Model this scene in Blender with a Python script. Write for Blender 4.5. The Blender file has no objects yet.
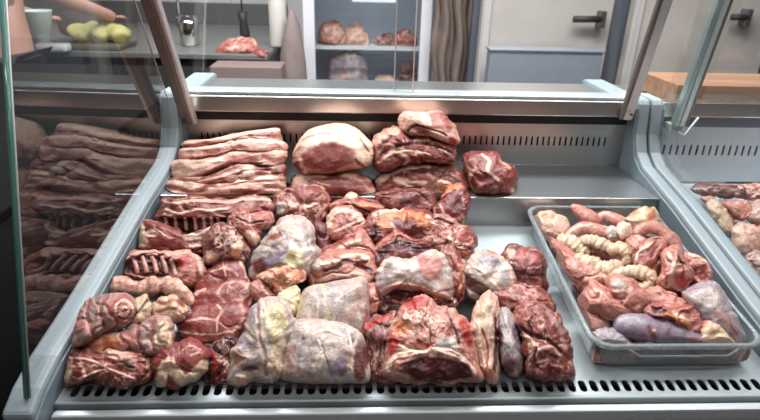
import bpy, bmesh, math, random
import numpy as np
from mathutils import Vector
random.seed(4)
COL = bpy.context.scene.collection
# ------------------------------------------------------------------ camera frame (used to read distances off the photo)
PIT, YAW, FOC = math.radians(24), math.radians(3), 560.0
FW = np.array([math.sin(YAW)*math.cos(PIT), math.cos(YAW)*math.cos(PIT), -math.sin(PIT)])
RT = np.array([math.cos(YAW), -math.sin(YAW), 0.0]); UP = np.cross(RT, FW)
ROLL = .027; RT, UP = RT*math.cos(ROLL)+UP*math.sin(ROLL), UP*math.cos(ROLL)-RT*math.sin(ROLL)
EYE = np.array([0, 0, 1.4])
def ray(x, y): return FW + RT*((x-380)/FOC) - UP*((y-210)/FOC)
def hit(x, y, p0, n):
    d = ray(x, y); n = np.array(n, float); return EYE + d*(np.dot(np.array(p0)-EYE, n)/np.dot(d, n))
def onY(x, y, Y): return hit(x, y, (0, Y, 0), (0, 1, 0))
def onZ(x, y, Z): return hit(x, y, (0, 0, Z), (0, 0, 1))
SL = math.tan(math.radians(8)); FY, FZ, RY, BY = .702, .750, 1.211, 1.446
DN = (0, -SL, 1)
def deck_z(Y): return FZ + (Y-FY)*SL
SHZ = .895
# ------------------------------------------------------------------ helpers
def s2l(c):
    return tuple(((v/255)/12.92 if v/255 <= .04045 else ((v/255+.055)/1.055)**2.4) for v in c)
def link(o, parent=None):
    COL.objects.link(o)
    if parent is not None: o.parent = parent
    return o
def mesh_obj(name, verts, faces, mat, parent=None, smooth=False):
    me = bpy.data.meshes.new(name); me.from_pydata([tuple(map(float, v)) for v in verts], [], faces); me.update()
    if smooth: me.polygons.foreach_set('use_smooth', [True]*len(me.polygons))
    me.materials.append(mat)
    return link(bpy.data.objects.new(name, me), parent)
def bm_obj(name, bm, mat, parent=None, bevel=0, smooth=False, seg=2):
    bmesh.ops.recalc_face_normals(bm, faces=bm.faces)
    me = bpy.data.meshes.new(name); bm.to_mesh(me); bm.free()
    if smooth: me.polygons.foreach_set('use_smooth', [True]*len(me.polygons))
    me.materials.append(mat); o = link(bpy.data.objects.new(name, me), parent)
    if bevel:
        m = o.modifiers.new('b', 'BEVEL'); m.width = bevel; m.segments = seg; m.limit_method = 'ANGLE'; m.angle_limit = .6
    return o
def tag(o, label, cat=None, group=None, kind=None):
    if label: o['label'] = label
    if cat: o['category'] = cat
    if group: o['group'] = group
    if kind: o['kind'] = kind
    return o
def empty(name, loc, label, cat, group=None):
    o = bpy.data.objects.new(name, None); o.location = loc; o.empty_display_size = .05; COL.objects.link(o)
    return tag(o, label, cat, group)
def addbox(bm, x0, x1, y0, y1, z0, z1):
    v = [bm.verts.new(p) for p in [(x0,y0,z0),(x1,y0,z0),(x1,y1,z0),(x0,y1,z0),(x0,y0,z1),(x1,y0,z1),(x1,y1,z1),(x0,y1,z1)]]
    for f in [(0,3,2,1),(4,5,6,7),(0,1,5,4),(1,2,6,5),(2,3,7,6),(3,0,4,7)]: bm.faces.new([v[i] for i in f])
def box(name, x0, x1, y0, y1, z0, z1, mat, parent=None, bevel=.002):
    bm = bmesh.new(); addbox(bm, x0, x1, y0, y1, z0, z1); return bm_obj(name, bm, mat, parent, bevel)
def prism(name, prof, xa, xb, mat, parent=None, bevel=0, fx=lambda Y: 0.0):
    """profile in (Y,Z) extruded in X; fx shifts X with Y"""
    bm = bmesh.new(); n = len(prof)
    a = [bm.verts.new((xa+fx(y), y, z)) for y, z in prof]; b = [bm.verts.new((xb+fx(y), y, z)) for y, z in prof]
    bm.faces.new(a); bm.faces.new(b[::-1])
    for i in range(n): bm.faces.new([a[i], a[(i+1) % n], b[(i+1) % n], b[i]])
    return bm_obj(name, bm, mat, parent, bevel)
def addtube(bm, pts, rad, seg=12, caps=True):
    pts = [Vector(p) for p in pts]; rs = rad if hasattr(rad, '__len__') else [rad]*len(pts)
    rings = []; prev = None
    for i, p in enumerate(pts):
        t = (pts[min(i+1, len(pts)-1)]-pts[max(i-1, 0)]).normalized()
        u = t.cross(Vector((0, 0, 1)) if abs(t.z) < .9 else Vector((1, 0, 0))).normalized() if prev is None else (prev-t*prev.dot(t)).normalized()
        prev = u; w = t.cross(u)
        rings.append([bm.verts.new(p+(u*math.cos(a)+w*math.sin(a))*rs[i]) for a in [2*math.pi*k/seg for k in range(seg)]])
    for a, b in zip(rings, rings[1:]):
        for k in range(seg): bm.faces.new([a[k], a[(k+1) % seg], b[(k+1) % seg], b[k]])
    if caps: bm.faces.new(rings[0][::-1]); bm.faces.new(rings[-1])
def tube(name, pts, rad, mat, parent=None, seg=12):
    bm = bmesh.new(); addtube(bm, pts, rad, seg); return bm_obj(name, bm, mat, parent, 0, True)
def lathe(name, prof, loc, mat, parent=None, seg=24):
    bm = bmesh.new(); rings = []
    for r, z in prof: rings.append([bm.verts.new((loc[0]+r*math.cos(2*math.pi*k/seg), loc[1]+r*math.sin(2*math.pi*k/seg), loc[2]+z)) for k in range(seg)])
    for a, b in zip(rings, rings[1:]):
        for k in range(seg): bm.faces.new([a[k], a[(k+1) % seg], b[(k+1) % seg], b[k]])
    bm.faces.new(rings[0][::-1]); bm.faces.new(rings[-1])
    return bm_obj(name, bm, mat, parent, 0, True)
# ------------------------------------------------------------------ materials
def newmat(name):
    m = bpy.data.materials.new(name); m.use_nodes = True; nt = m.node_tree; return m, nt, nt.nodes['Principled BSDF']
def plain(name, c, rough=.5, metal=0., noise=0, nscale=(8,8,8), bump=0., spec=.5, coat=0.):
    m, nt, b = newmat(name); L = nt.links
    b.inputs['Base Color'].default_value = (*s2l(c), 1); b.inputs['Roughness'].default_value = rough
    b.inputs['Metallic'].default_value = metal; b.inputs['Specular IOR Level'].default_value = spec; b.inputs['Coat Weight'].default_value = coat
    if noise or bump:
        tc = nt.nodes.new('ShaderNodeTexCoord'); mp = nt.nodes.new('ShaderNodeMapping'); mp.inputs['Scale'].default_value = nscale
        nz = nt.nodes.new('ShaderNodeTexNoise'); nz.inputs['Scale'].default_value = 1; nz.inputs['Detail'].default_value = 5
        L.new(tc.outputs['Object'], mp.inputs[0]); L.new(mp.outputs[0], nz.inputs['Vector'])
        if noise:
            mr = nt.nodes.new('ShaderNodeMapRange'); mr.inputs[3].default_value = 1-noise; mr.inputs[4].default_value = 1+noise
            mx = nt.nodes.new('ShaderNodeVectorMath'); mx.operation = 'SCALE'; mx.inputs[0].default_value = s2l(c)
            L.new(nz.outputs['Fac'], mr.inputs[0]); L.new(mr.outputs[0], mx.inputs['Scale']); L.new(mx.outputs[0], b.inputs['Base Color'])
        if bump:
            bp = nt.nodes.new('ShaderNodeBump'); bp.inputs['Strength'].default_value = bump; bp.inputs['Distance'].default_value = .002
            L.new(nz.outputs['Fac'], bp.inputs['Height']); L.new(bp.outputs[0], b.inputs['Normal'])
    return m
def glassmat(name, tint=(.93, .97, .96), boost=2.0, rough=0.0):
    m = bpy.data.materials.new(name); m.use_nodes = True; nt = m.node_tree; nt.nodes.clear(); L = nt.links
    out = nt.nodes.new('ShaderNodeOutputMaterial'); mix = nt.nodes.new('ShaderNodeMixShader'); tr = nt.nodes.new('ShaderNodeBsdfTransparent')
    gl = nt.nodes.new('ShaderNodeBsdfGlossy'); gl.inputs['Roughness'].default_value = rough; tr.inputs[0].default_value = (*tint, 1)
    geo = nt.nodes.new('ShaderNodeNewGeometry'); dt = nt.nodes.new('ShaderNodeVectorMath'); dt.operation = 'DOT_PRODUCT'
    def mth(op, a, b=None):
        n = nt.nodes.new('ShaderNodeMath'); n.operation = op; n.use_clamp = op in ('SUBTRACT', 'MULTIPLY_ADD')
        for k, v in enumerate((a, b)):
            if v is None: continue
            if isinstance(v, (int, float)): n.inputs[k].default_value = v
            else: L.new(v, n.inputs[k])
        return n
    L.new(geo.outputs['Incoming'], dt.inputs[0]); L.new(geo.outputs['Normal'], dt.inputs[1])     # Schlick reflectance, the same from both sides
    q = mth('POWER', mth('SUBTRACT', 1.0, mth('ABSOLUTE', dt.outputs['Value']).outputs[0]).outputs[0], 5.0)
    r = mth('MULTIPLY_ADD', q.outputs[0], .96); r.inputs[2].default_value = .04; mu = mth('MINIMUM', mth('MULTIPLY', r.outputs[0], boost).outputs[0], .95)
    L.new(mu.outputs[0], mix.inputs[0]); L.new(tr.outputs[0], mix.inputs[1]); L.new(gl.outputs[0], mix.inputs[2]); L.new(mix.outputs[0], out.inputs[0])
    return m
M = dict(
 steel=plain('brushed_steel', (188,188,186), .3, 1, .10, (3,3,260), .06),
 steelx=plain('brushed_steel_rail', (200,194,190), .28, 1, .10, (2,200,300), .05),
 deck=plain('deck_steel', (158,167,170), .5, .45, .08, (6,6,6), .03),
 shelf=plain('shelf_steel', (190,194,196), .33, 1, .08, (4,160,160), .04),
 white=plain('white_coated_metal', (205,215,222), .4, 0, .03, (5,5,5)),
 rail=plain('grey_blue_plastic', (138,150,155), .45, 0, .06, (12,12,12), .05),
 liner=plain('liner_plastic', (108,122,130), .4, 0, .06, (10,10,10), .03),
 black=plain('plain_black', (14,14,15), .6),  # near-black fill for the front groove and rear slit; screws too
 dark=plain('dark_interior', (12,12,13), .8),  # near-black colour stands in for shade in the cavities behind slots
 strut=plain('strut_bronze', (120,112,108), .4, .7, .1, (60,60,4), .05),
 strutl=plain('strut_pale', (196,192,188), .36, .6, .08, (60,60,4), .05),
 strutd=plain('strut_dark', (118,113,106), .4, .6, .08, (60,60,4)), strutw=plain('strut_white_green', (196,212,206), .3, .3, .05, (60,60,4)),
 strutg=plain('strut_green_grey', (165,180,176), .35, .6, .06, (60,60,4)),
 glass=glassmat('side_glass', (.86,.89,.89), 2.0), gclear=glassmat('clear_glass', (.93,.96,.96), 1.6),
 gedge=plain('glass_edge', (80,128,120), .15, 0, spec=.8), gpale=plain('glass_edge_pale', (176,186,182), .25), gline=plain('glass_edge_light', (205,190,185), .3, 0),
 tray=None, trayrim=None,
 bumper=plain('front_bumper', (196,204,206), .3, .5, .04, (5,5,5)), front=plain('front_fascia', (118,98,94), .35, .6),  # fascia brown is a red-brown reflection put into the base colour
 tile=None,
 wood=None,
)
m, nt, b = newmat('tray_rim_plastic'); b.inputs['Base Color'].default_value = (*s2l((200,210,212)), 1); b.inputs['Roughness'].default_value = .12; b.inputs['Transmission Weight'].default_value = .75; b.inputs['IOR'].default_value = 1.2; M['trayrim'] = m
m = glassmat('tray_plastic', (.90,.92,.925), 2.2, .08); nt = m.node_tree; out = next(n for n in nt.nodes if n.type == 'OUTPUT_MATERIAL'); sh = out.inputs[0].links[0].from_socket   # slightly milky plastic
df = nt.nodes.new('ShaderNodeBsdfDiffuse'); df.inputs[0].default_value = (.62,.66,.67,1); m2 = nt.nodes.new('ShaderNodeMixShader'); m2.inputs[0].default_value = .16
nt.links.new(sh, m2.inputs[1]); nt.links.new(df.outputs[0], m2.inputs[2]); nt.links.new(m2.outputs[0], out.inputs[0]); M['tray'] = m
m, nt, b = newmat('white_wall_tiles'); L = nt.links
br = nt.nodes.new('ShaderNodeTexBrick'); tc = nt.nodes.new('ShaderNodeTexCoord'); mp = nt.nodes.new('ShaderNodeMapping'); mp.inputs['Rotation'].default_value = (math.pi/2, 0, 0)
br.offset = 0; br.inputs['Color1'].default_value = (.56,.56,.55,1); br.inputs['Color2'].default_value = (.52,.52,.515,1); br.inputs['Mortar'].default_value = (.36,.36,.36,1)
br.inputs['Scale'].default_value = 1; br.inputs['Brick Width'].default_value = .33; br.inputs['Row Height'].default_value = .33; br.inputs['Mortar Size'].default_value = .005
L.new(tc.outputs['Object'], mp.inputs[0]); L.new(mp.outputs[0], br.inputs['Vector']); L.new(br.outputs['Color'], b.inputs['Base Color']); b.inputs['Roughness'].default_value = .35; M['tile'] = m
m, nt, b = newmat('cutting_board_wood'); L = nt.links
tc = nt.nodes.new('ShaderNodeTexCoord'); mp = nt.nodes.new('ShaderNodeMapping'); mp.inputs['Scale'].default_value = (3, 40, 26); nz = nt.nodes.new('ShaderNodeTexNoise'); nz.inputs['Scale'].default_value = 1; nz.inputs['Detail'].default_value = 6; nz.inputs['Distortion'].default_value = .6
cr = nt.nodes.new('ShaderNodeValToRGB'); e = cr.color_ramp.elements; e[0].position = .3; e[0].color = (*s2l((112,80,58)), 1); e[1].position = .7; e[1].color = (*s2l((150,112,84)), 1)
L.new(tc.outputs['Object'], mp.inputs[0]); L.new(mp.outputs[0], nz.inputs['Vector']); L.new(nz.outputs['Fac'], cr.inputs[0]); L.new(cr.outputs[0], b.inputs['Base Color']); b.inputs['Roughness'].default_value = .5; M['wood'] = m
# meat: colour comes from a per-vertex tissue map (muscle, fat, membrane, shade painted into creases and hollows) plus fine procedural grain
m, nt, b = newmat('raw_meat'); L = nt.links
at = nt.nodes.new('ShaderNodeAttribute'); at.attribute_name = 'tissue'; tc = nt.nodes.new('ShaderNodeTexCoord')
nz = nt.nodes.new('ShaderNodeTexNoise'); nz.inputs['Scale'].default_value = 260; nz.inputs['Detail'].default_value = 4
n2 = nt.nodes.new('ShaderNodeTexNoise'); n2.inputs['Scale'].default_value = 120; n2.inputs['Detail'].default_value = 5; n2.inputs['Distortion'].default_value = 1.0
mr = nt.nodes.new('ShaderNodeMapRange'); mr.inputs[1].default_value = .3; mr.inputs[2].default_value = .7; mr.inputs[3].default_value = .70; mr.inputs[4].default_value = 1.28
vm = nt.nodes.new('ShaderNodeVectorMath'); vm.operation = 'SCALE'; ad = nt.nodes.new('ShaderNodeMath'); ad.operation = 'ADD'
bp = nt.nodes.new('ShaderNodeBump'); bp.inputs['Strength'].default_value = .5; bp.inputs['Distance'].default_value = .0018
L.new(tc.outputs['Object'], nz.inputs['Vector']); L.new(tc.outputs['Object'], n2.inputs['Vector']); L.new(n2.outputs['Fac'], mr.inputs[0])
L.new(at.outputs['Color'], vm.inputs[0]); L.new(mr.outputs[0], vm.inputs['Scale']); L.new(vm.outputs[0], b.inputs['Base Color'])
L.new(nz.outputs['Fac'], ad.inputs[0]); L.new(n2.outputs['Fac'], ad.inputs[1]); L.new(ad.outputs[0], bp.inputs['Height']); L.new(bp.outputs[0], b.inputs['Normal'])
rr = nt.nodes.new('ShaderNodeMapRange'); rr.inputs[3].default_value = .16; rr.inputs[4].default_value = .5; L.new(n2.outputs['Fac'], rr.inputs[0]); L.new(rr.outputs[0], b.inputs['Roughness'])
b.inputs['Subsurface Weight'].default_value = .12; b.inputs['Subsurface Radius'].default_value = (.006, .002, .0015); b.inputs['Subsurface Scale'].default_value = 1; b.inputs['Specular IOR Level'].default_value = .38
M['meat'] = m
M['bone'] = plain('rib_bone', (184,134,120), .4, 0, .1, (60,60,60)); M['twine'] = plain('butcher_twine', (120,92,84), .8)
# ================================================================== THE DISPLAY CASE
XL, XR = -.435, .735                       # inner faces of the side panels at the back
case = empty('display_case', (.15, 1.1, .0), 'stainless refrigerated butcher display case with sloped meat deck, in the foreground', 'display case')
off = tuple(case.location)
def C(o):                                  # keep world coordinates when parenting to the case empty
    o.parent = case; o.matrix_parent_inverse = case.matrix_basis.inverted(); return o
flare = lambda Y: -(1.444-Y)*.045          # the left side panel opens outward to the front
RAILP = [(.655,.45),(.655,.772),(.69,.792),(.745,.810),(.86,.833),(1.16,.903),(1.33,.935),(1.37,.958),(1.395,1.0),(1.41,1.075),(1.42,1.088),(1.50,1.088),(1.50,.45)]
C(prism('side_panel', RAILP, XL-.050, XL-.004, M['rail'], None, .006, flare))
INN = [(y, z-.012) if z > .5 else (y, z) for y, z in RAILP[1:-1]]; INN = [(.67,.6)] + INN + [(1.50,.6)]
C(prism('side_liner', INN, XL-.004, XL, M['liner'], None, .002, flare))
C(prism('side_panel', RAILP, XR+.006, XR+.036, M['rail'], None, .006))
C(prism('side_liner', INN, XR, XR+.006, M['liner'], None, .002))
def quadplate(name, x0, x1, y0, z0, y1, z1, th, mat):
    n = Vector((0, -(z1-z0), (y1-y0))).normalized()*th
    bm = bmesh.new(); P = [(x0,y0,z0),(x1,y0,z0),(x1,y1,z1),(x0,y1,z1)]
    P0 = [(XL+flare(p[1]) if abs(p[0]-XL) < 1e-6 else p[0], p[1], p[2]) for p in P]
    v = [bm.verts.new(p) for p in P0]+[bm.verts.new((p[0], p[1]-n.y, p[2]-n.z)) for p in P0]
    for f in [(0,1,2,3),(7,6,5,4),(0,4,5,1),(1,5,6,2),(2,6,7,3),(3,7,4,0)]: bm.faces.new([v[i] for i in f])
    return C(bm_obj(name, bm, mat, None, 0))
GY0, GY1 = .708, .756
quadplate('deck_panel', XL, XR, GY1, deck_z(GY1), RY, deck_z(RY), .004, M['deck'])
quadplate('riser_panel', XL, XR, RY, deck_z(RY)-.002, RY+.0005, SHZ-.004, .003, M['steel'])
C(box('shelf_panel', XL-.01, XR, RY-.002, BY, SHZ-.006, SHZ, M['shelf'], None, .002))
def slotted(name, x0, x1, origin, ux, uy, wdt, slots, sw, sl, th, mat, c=None):
    """plate with true rounded slots; slots = list of (s, c) centres, each in a cell"""
    bm = bmesh.new(); O, U, V = Vector(origin), Vector(ux), Vector(uy); N = U.cross(V)
    def w(s, t, d=0): return bm.verts.new(O+U*s+V*t-N*d)
    xs = [s for s in slots]; edges = [x0]+[(a+b)/2 for a, b in zip(xs, xs[1:])]+[x1]
    c = c or wdt/2
    for i, s in enumerate(xs):
        a, b2 = edges[i], edges[i+1]
        K = 6; hole = []
        for k in range(K+1): an = math.pi*k/K; hole.append((s+math.cos(an)*sw/2, c+sl/2-sw/2+math.sin(an)*sw/2))
        for k in range(K+1): an = math.pi+math.pi*k/K; hole.append((s+math.cos(an)*sw/2, c-sl/2+sw/2+math.sin(an)*sw/2))
        outer = []
        for hx, hy in hole:
            dx, dy = hx-s, hy-c; outer.append((hx, hy))
        h0 = [w(*p) for p in hole]; h1 = [w(p[0], p[1], th) for p in hole]; n = len(hole)
        # top half ring: project to cell border
        def proj(p, top):
            f = (p[0]-(s-sw/2))/sw; return (a+(b2-a)*f, wdt if top else 0)
        o0 = [w(*proj(p, k <= K)) for k, p in enumerate(hole)]
        for k in range(n):
            j = (k+1) % n
            bm.faces.new([h0[k], h0[j], o0[j], o0[k]]); bm.faces.new([h0[j], h0[k], h1[k], h1[j]])
    bmesh.ops.remove_doubles(bm, verts=bm.verts, dist=1e-5)
    return C(bm_obj(name, bm, mat, None, 0))
sl_x = [-.446+.01895*i for i in range(63)]
un = Vector((0, 1, SL)).normalized()
xl0 = XL+flare(FY)
slotted('slotted_grille', xl0, XR, (0, GY0, deck_z(GY0)), (1,0,0), un, (GY1-GY0)/un.y, [x for x in sl_x if x < XR-.012], .0124, .0245, .003, M['deck'], .0185)
C(box('drain_channel', xl0, XR, GY0, GY1+.03, .66, .70, M['dark'], None, 0))
# front lip, gap, bumper, fascia
C(prism('front_lip', [(.708, FZ+.0013), (.703, FZ+.002), (.700, FZ), (.700, FZ-.03), (.708, FZ-.03)], xl0, XR, M['deck'], None, .001))
NX = XR+.042
C(box('front_groove', xl0, NX-.002, FY-.012, FY-.003, .70, FZ-.010, M['black'], None, 0))  # black strip fills the groove behind the bumper
C(box('front_bumper', xl0+.004, NX-.002, FY-.026, FY-.0095, .715, FZ-.003, M['bumper'], None, .004))
C(box('front_fascia', xl0-.004, NX-.002, FY-.034, FY-.022, .35, .722, M['front'], None, .003))
C(box('lower_body', xl0-.0, NX-.002, FY+.02, 1.45, .02, .6, M['front'], None, .003))
# back panel with slots
bz0, bz1 = SHZ, 1.011
sx = [-.40+.0155*i for i in range(73)]
slotted('back_panel', XL, XR, (0, BY, bz0), (1,0,0), (0,0,1), bz1-bz0, [x for x in sx if x < .70], .0048, .026, .003, M['steel'], .068)
C(box('air_duct', XL, XR, BY+.02, BY+.06, SHZ, 1.03, M['dark'], None, 0))
C(box('duct_slot', XL, XR, BY-.001, BY+.02, bz1, 1.039, M['black'], None, 0))
C(box('rear_rail', XL, XR, 1.425, 1.475, 1.037, 1.078, M['steelx'], None, .003))
C(box('rear_rail_trim', XL, XR, 1.44, 1.50, 1.079, 1.086, M['bumper'], None, .0015))
C(box('service_ledge', XL-.02, XR+.0, 1.502, 1.70, 1.05, 1.07, M['steel'], None, .003))
for x0, x1 in ((XL-.04, XL+.025), (XR-.03, XR+.03)):
    C(prism('ledge_end_cap', [(1.502,1.03),(1.502,1.084),(1.70,1.084),(1.72,1.078),(1.72,1.03)], x0, x1, M['rail'], None, .005))
# struts; a paler or darker bar is added for each side face
def strut(x0, x1, b, t, mat, name='glass_strut', h0=-.011, h1=.011, ext=0.):
    B, T = Vector((0, *b)), Vector((0, *t)); d = (T-B).normalized(); B = B-d*ext; E_ = B+d*.62; n = Vector((1,0,0)).cross(d)
    bm = bmesh.new(); v = [bm.verts.new(P+Vector((x,0,0))+n*h) for P in (B, E_) for x, h in ((x0,h0),(x1,h0),(x1,h1),(x0,h1))]
    for f in [(0,3,2,1),(4,5,6,7),(0,1,5,4),(1,2,6,5),(2,3,7,6),(3,0,4,7)]: bm.faces.new([v[i] for i in f])
    return bm_obj(name, bm, mat, None, .002)
SB = ((1.422,1.01),(1.247,1.314)); SR = ((1.418,1.036),(1.345,1.338))
s1 = C(strut(-.436, -.412, *SB, M['strut'])); t1 = strut(-.4115, -.402, *SB, M['strutl'], 'strut_side', -.013, .009); t1.parent = s1
s2 = C(strut(.697, .705, *SR, M['strutd'], 'glass_strut', -.006, .008)); t1 = strut(.7055, .729, *SR, M['strutl'], 'strut_side', -.008, .010); t1.parent = s2
for x, y, z in ((-.424,1.402,1.02),(.716,1.402,1.05)): C(lathe('strut_screw', [(.001,0),(.004,.001),(.004,.004),(.001,.005)], (x, y-.009, z), M['black'], None, 10))
# side glass pane on the left rail, leaning front edge
gx = lambda Y: XL-.026+flare(Y)*.8
GP = [(.675,.787),(.745,.813),(.86,.836),(1.16,.906),(1.33,.938),(1.37,.961),(1.393,1.0),(1.40,1.08),(1.235,1.42),(1.10,1.70),(.96,1.70),(.865,1.42)]
bm = bmesh.new(); n = len(GP)
a = [bm.verts.new((gx(y)-.003, y, z)) for y, z in GP]; c = [bm.verts.new((gx(y)+.003, y, z)) for y, z in GP]
bm.faces.new(c)
sg = C(bm_obj('side_glass', bm, M['glass'], None, 0))
bm = bmesh.new()
def edgebar(bm, P, Q, r): addtube(bm, [P, Q], r, 8)
for i, j in ((11,0),(10,11)):
    P, Q = GP[i], GP[j]; addtube(bm, [(gx(P[0]), *P), (gx(Q[0]), *Q)], .0042, 8)
eo = bm_obj('glass_edge', bm, M['gedge'], None, 0, True); eo.parent = sg
for (i, j, dx, rr_) in ((11,0,.005,.0016),(10,11,.005,.0016),(7,8,0,.0016),(8,9,0,.0016)):
    P, Q = GP[i], GP[j]; eo = tube('glass_edge', [(gx(P[0])+dx, *P), (gx(Q[0])+dx, *Q)], rr_, M['gpale'], None, 8); eo.parent = sg
# sliding rear glass doors
for k, (x0, x1, y) in enumerate(((XL+.02, .154, 1.462), (.106, XR-.01, 1.478))):
    bm = bmesh.new(); v = [bm.verts.new(p) for p in ((x0,y,1.086),(x1,y,1.086),(x1,y,1.75),(x0,y,1.75))]; bm.faces.new(v)
    g = C(bm_obj('sliding_glass_door', bm, M['gclear'], None, 0))
    xe = x1 if k == 0 else x0
    e = box('door_edge', xe-.0012, xe+.0012, y-.003, y+.003, 1.086, 1.75, M['gline'], None, 0); e.parent = g

# ================================================================== NEIGHBOUR CASE
case2 = empty('display_case', (1.1, 1.1, 0), 'second display case with white slotted back panel, cut off by the right edge', 'display case')
def C2(o): o.parent = case2; o.matrix_parent_inverse = case2.matrix_basis.inverted(); return o
NE = 1.9
C2(box('front_bumper', NX, NE, FY-.026, FY-.0095, .715, FZ-.003, M['bumper'], None, .004)); C2(box('front_fascia', NX, NE, FY-.034, FY-.022, .35, .722, M['front'], None, .003))
C2(prism('side_panel', RAILP, NX, NX+.03, M['rail'], None, .006))
C2(prism('side_liner', INN, NX+.03, NX+.036, M['liner'], None, .002))
_C = C; C = C2
slotted('back_panel', NX+.036, NE, (0, BY, .85), (1,0,0), (0,0,1), .158, [NX+.06+.0188*i for i in range(56)], .0058, .03, .003, M['white'], .092)
C = _C
C2(box('air_duct', NX+.036, NE, BY+.02, BY+.06, .85, 1.03, M['dark'], None, 0))
C2(box('duct_slot', NX+.036, NE, BY-.001, BY+.02, 1.008, 1.04, plain('grey_duct', (120,124,132), .5, .3), None, 0))
C2(box('rear_rail', NX+.036, NE, 1.425, 1.475, 1.04, 1.078, M['steelx'], None, .003))
C2(box('service_ledge', NX, NE, 1.477, 1.78, 1.04, 1.055, M['steel'], None, .003))
C2(prism('deck_panel', [(.72,.735),(1.443,.835),(1.443,.845),(.72,.745)], NX+.036, NE, M['white'], None, .001))
s3 = C2(strut(.826, .838, (1.385,1.03), (1.332,1.337), M['strutg'])); t1 = strut(.8385, .852, (1.385,1.03), (1.332,1.337), M['strutw'], 'strut_side', -.009, .012); t1.parent = s3
t1 = strut(.8525, .862, (1.385,1.03), (1.332,1.337), M['strutd'], 'strut_side', -.011, .009); t1.parent = s3
C2(tube('glass_stay', [(.842,1.375,1.012),(.855,1.37,1.005),(.90,1.40,1.045)], .003, M['strutw']))
C2(prism('strut_bracket', [(1.385,1.012),(1.39,1.03),(1.42,1.03),(1.42,1.012)], .824, .864, M['strutw'], None, .002))
C2(box('lower_body', NX, NE, FY+.02, 1.45, .02, .7, M['front'], None, .003))
gm = bmesh.new(); xg = NX+.018
v = [gm.verts.new((xg, y, z)) for y, z in ((.71,.80),(.95,.842),(1.16,.897),(1.32,.936),(1.39,1.0),(1.40,1.05),(1.29,1.70),(1.02,1.70))]; gm.faces.new(v)
C2(bm_obj('side_glass', gm, M['gclear'], None, 0))
# wooden block on its ledge
wb = box('cutting_board', .878, 1.85, 1.49, 1.69, 1.0575, 1.112, M['wood'], None, .003)
tag(wb, 'thick wooden cutting board lying behind the right-hand display case', 'cutting board')
# black cabinet left of the case
cb = empty('side_cabinet', (-1.3, 1.1, 0), 'black cabinet standing left of the display case behind the side glass', 'cabinet')
o = box('body', -2.6, -.63, .25, 2.35, 0, .965, plain('black_lacquer', (13,13,14), .55), None, .006); o.parent = cb; o.matrix_parent_inverse = cb.matrix_basis.inverted()
o = box('worktop', -2.62, -.61, .23, 2.37, .965, .985, plain('black_top', (12,12,12), .9, spec=.1), None, .004); o.parent = cb; o.matrix_parent_inverse = cb.matrix_basis.inverted()

# ================================================================== ROOM
def S(o): o['kind'] = 'structure'; return o
S(box('floor', -6, 6, -3, 5.0, -.05, 0, plain('floor_tiles', (96,92,90), .4, 0, .1, (3,3,3)), None, 0))
S(box('wall_back', -6, 6, 4.85, 5.0, 0, 3.0, M['tile'], None, 0))
S(box('wall_left', -6.1, -6, -3, 5, 0, 3.0, M['tile'], None, 0)); S(box('wall_right', 6, 6.1, -3, 5, 0, 3.0, M['tile'], None, 0))
S(box('wall_front', -6, 6, -3.1, -3, 0, 3.0, plain('shop_wall', (176,172,168), .7), None, 0))
S(box('ceiling', -6, 6, -3, 5, 3.0, 3.1, plain('ceiling_white', (225,225,222), .8), None, 0))
# ---- kitchen counter with things
def wrap(e, o): o.parent = e; o.matrix_parent_inverse = e.matrix_basis.inverted(); return o
kc = empty('kitchen_counter', (-1.8, 4.0, 0), 'long steel kitchen counter with dark fronts along the tiled wall', 'counter')
cm = plain('counter_steel', (128,128,126), .45, .6, .1, (3,3,3)); dm = plain('counter_front', (52,58,68), .45, .3); dm2 = plain('counter_door', (82,80,80), .5, .3)
wrap(kc, box('worktop', -4.5, -.485, 3.25, 4.84, .87, .90, cm, None, .004)); wrap(kc, box('body', -4.5, -.50, 3.3, 4.84, 0, .868, dm, None, 0))
for x in (-4.3, -3.6, -2.9, -2.2, -1.5): 
    d = wrap(kc, box('door', x+.02, x+.68, 3.282, 3.298, .1, .82, dm if x < -1.9 else dm2, None, .003))
wrap(kc, box('splashback', -4.5, -.54, 4.80, 4.84, .901, 1.06, plain('splash_steel', (120,120,120), .4, .8), None, .002))
def at(x, y, Y): return onY(x, y, Y)
# cabbages on a tray
vt = plain('vegetable_green', (184,176,112), .6, 0, .25, (14,14,14), .3)
p = onZ(88, 50, .90); q0 = onZ(64, 50, .90); q1 = onZ(112, 50, .90); yv = p[1]+.12
ty = box('serving_tray', q0[0]-.02, q1[0]+.06, yv-.14, yv+.14, .902, .93, plain('dark_tray', (110,104,84), .4, .4), None, .008); tag(ty, 'shallow tray of yellow-green vegetables on the kitchen counter', 'tray')
def blob(name, loc, r, mat, seed, amp=.15, sq=(1,1,1), parent=None):
    bm = bmesh.new(); bmesh.ops.create_icosphere(bm, subdivisions=3, radius=1)
    from mathutils import noise as N
    for v in bm.verts:
        n = N.noise(v.co*1.3+Vector((seed*3.1, seed, 0)))*amp*1.6+N.noise(v.co*3.1+Vector((0, seed*2.3, 0)))*amp
        v.co = Vector((v.co.x*sq[0], v.co.y*sq[1], v.co.z*sq[2]))*r*(1+n)+Vector(loc)
    return bm_obj(name, bm, mat, parent, 0, True)
for i, nm in enumerate(('leftmost', 'second from the left', 'middle', 'second from the right', 'rightmost')):
    x = q0[0]+.05+(q1[0]-q0[0])*i/4.6
    o = blob('cabbage', (x, yv-.01+.03*(i % 2), .978+.006*(i % 2)), .062, vt, i, .14, (1.05,1,.85)); tag(o, 'yellow-green cabbage heap piece on the counter tray, %s of five' % nm, 'vegetable', 'yellow-green cabbages on the counter tray')
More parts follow.
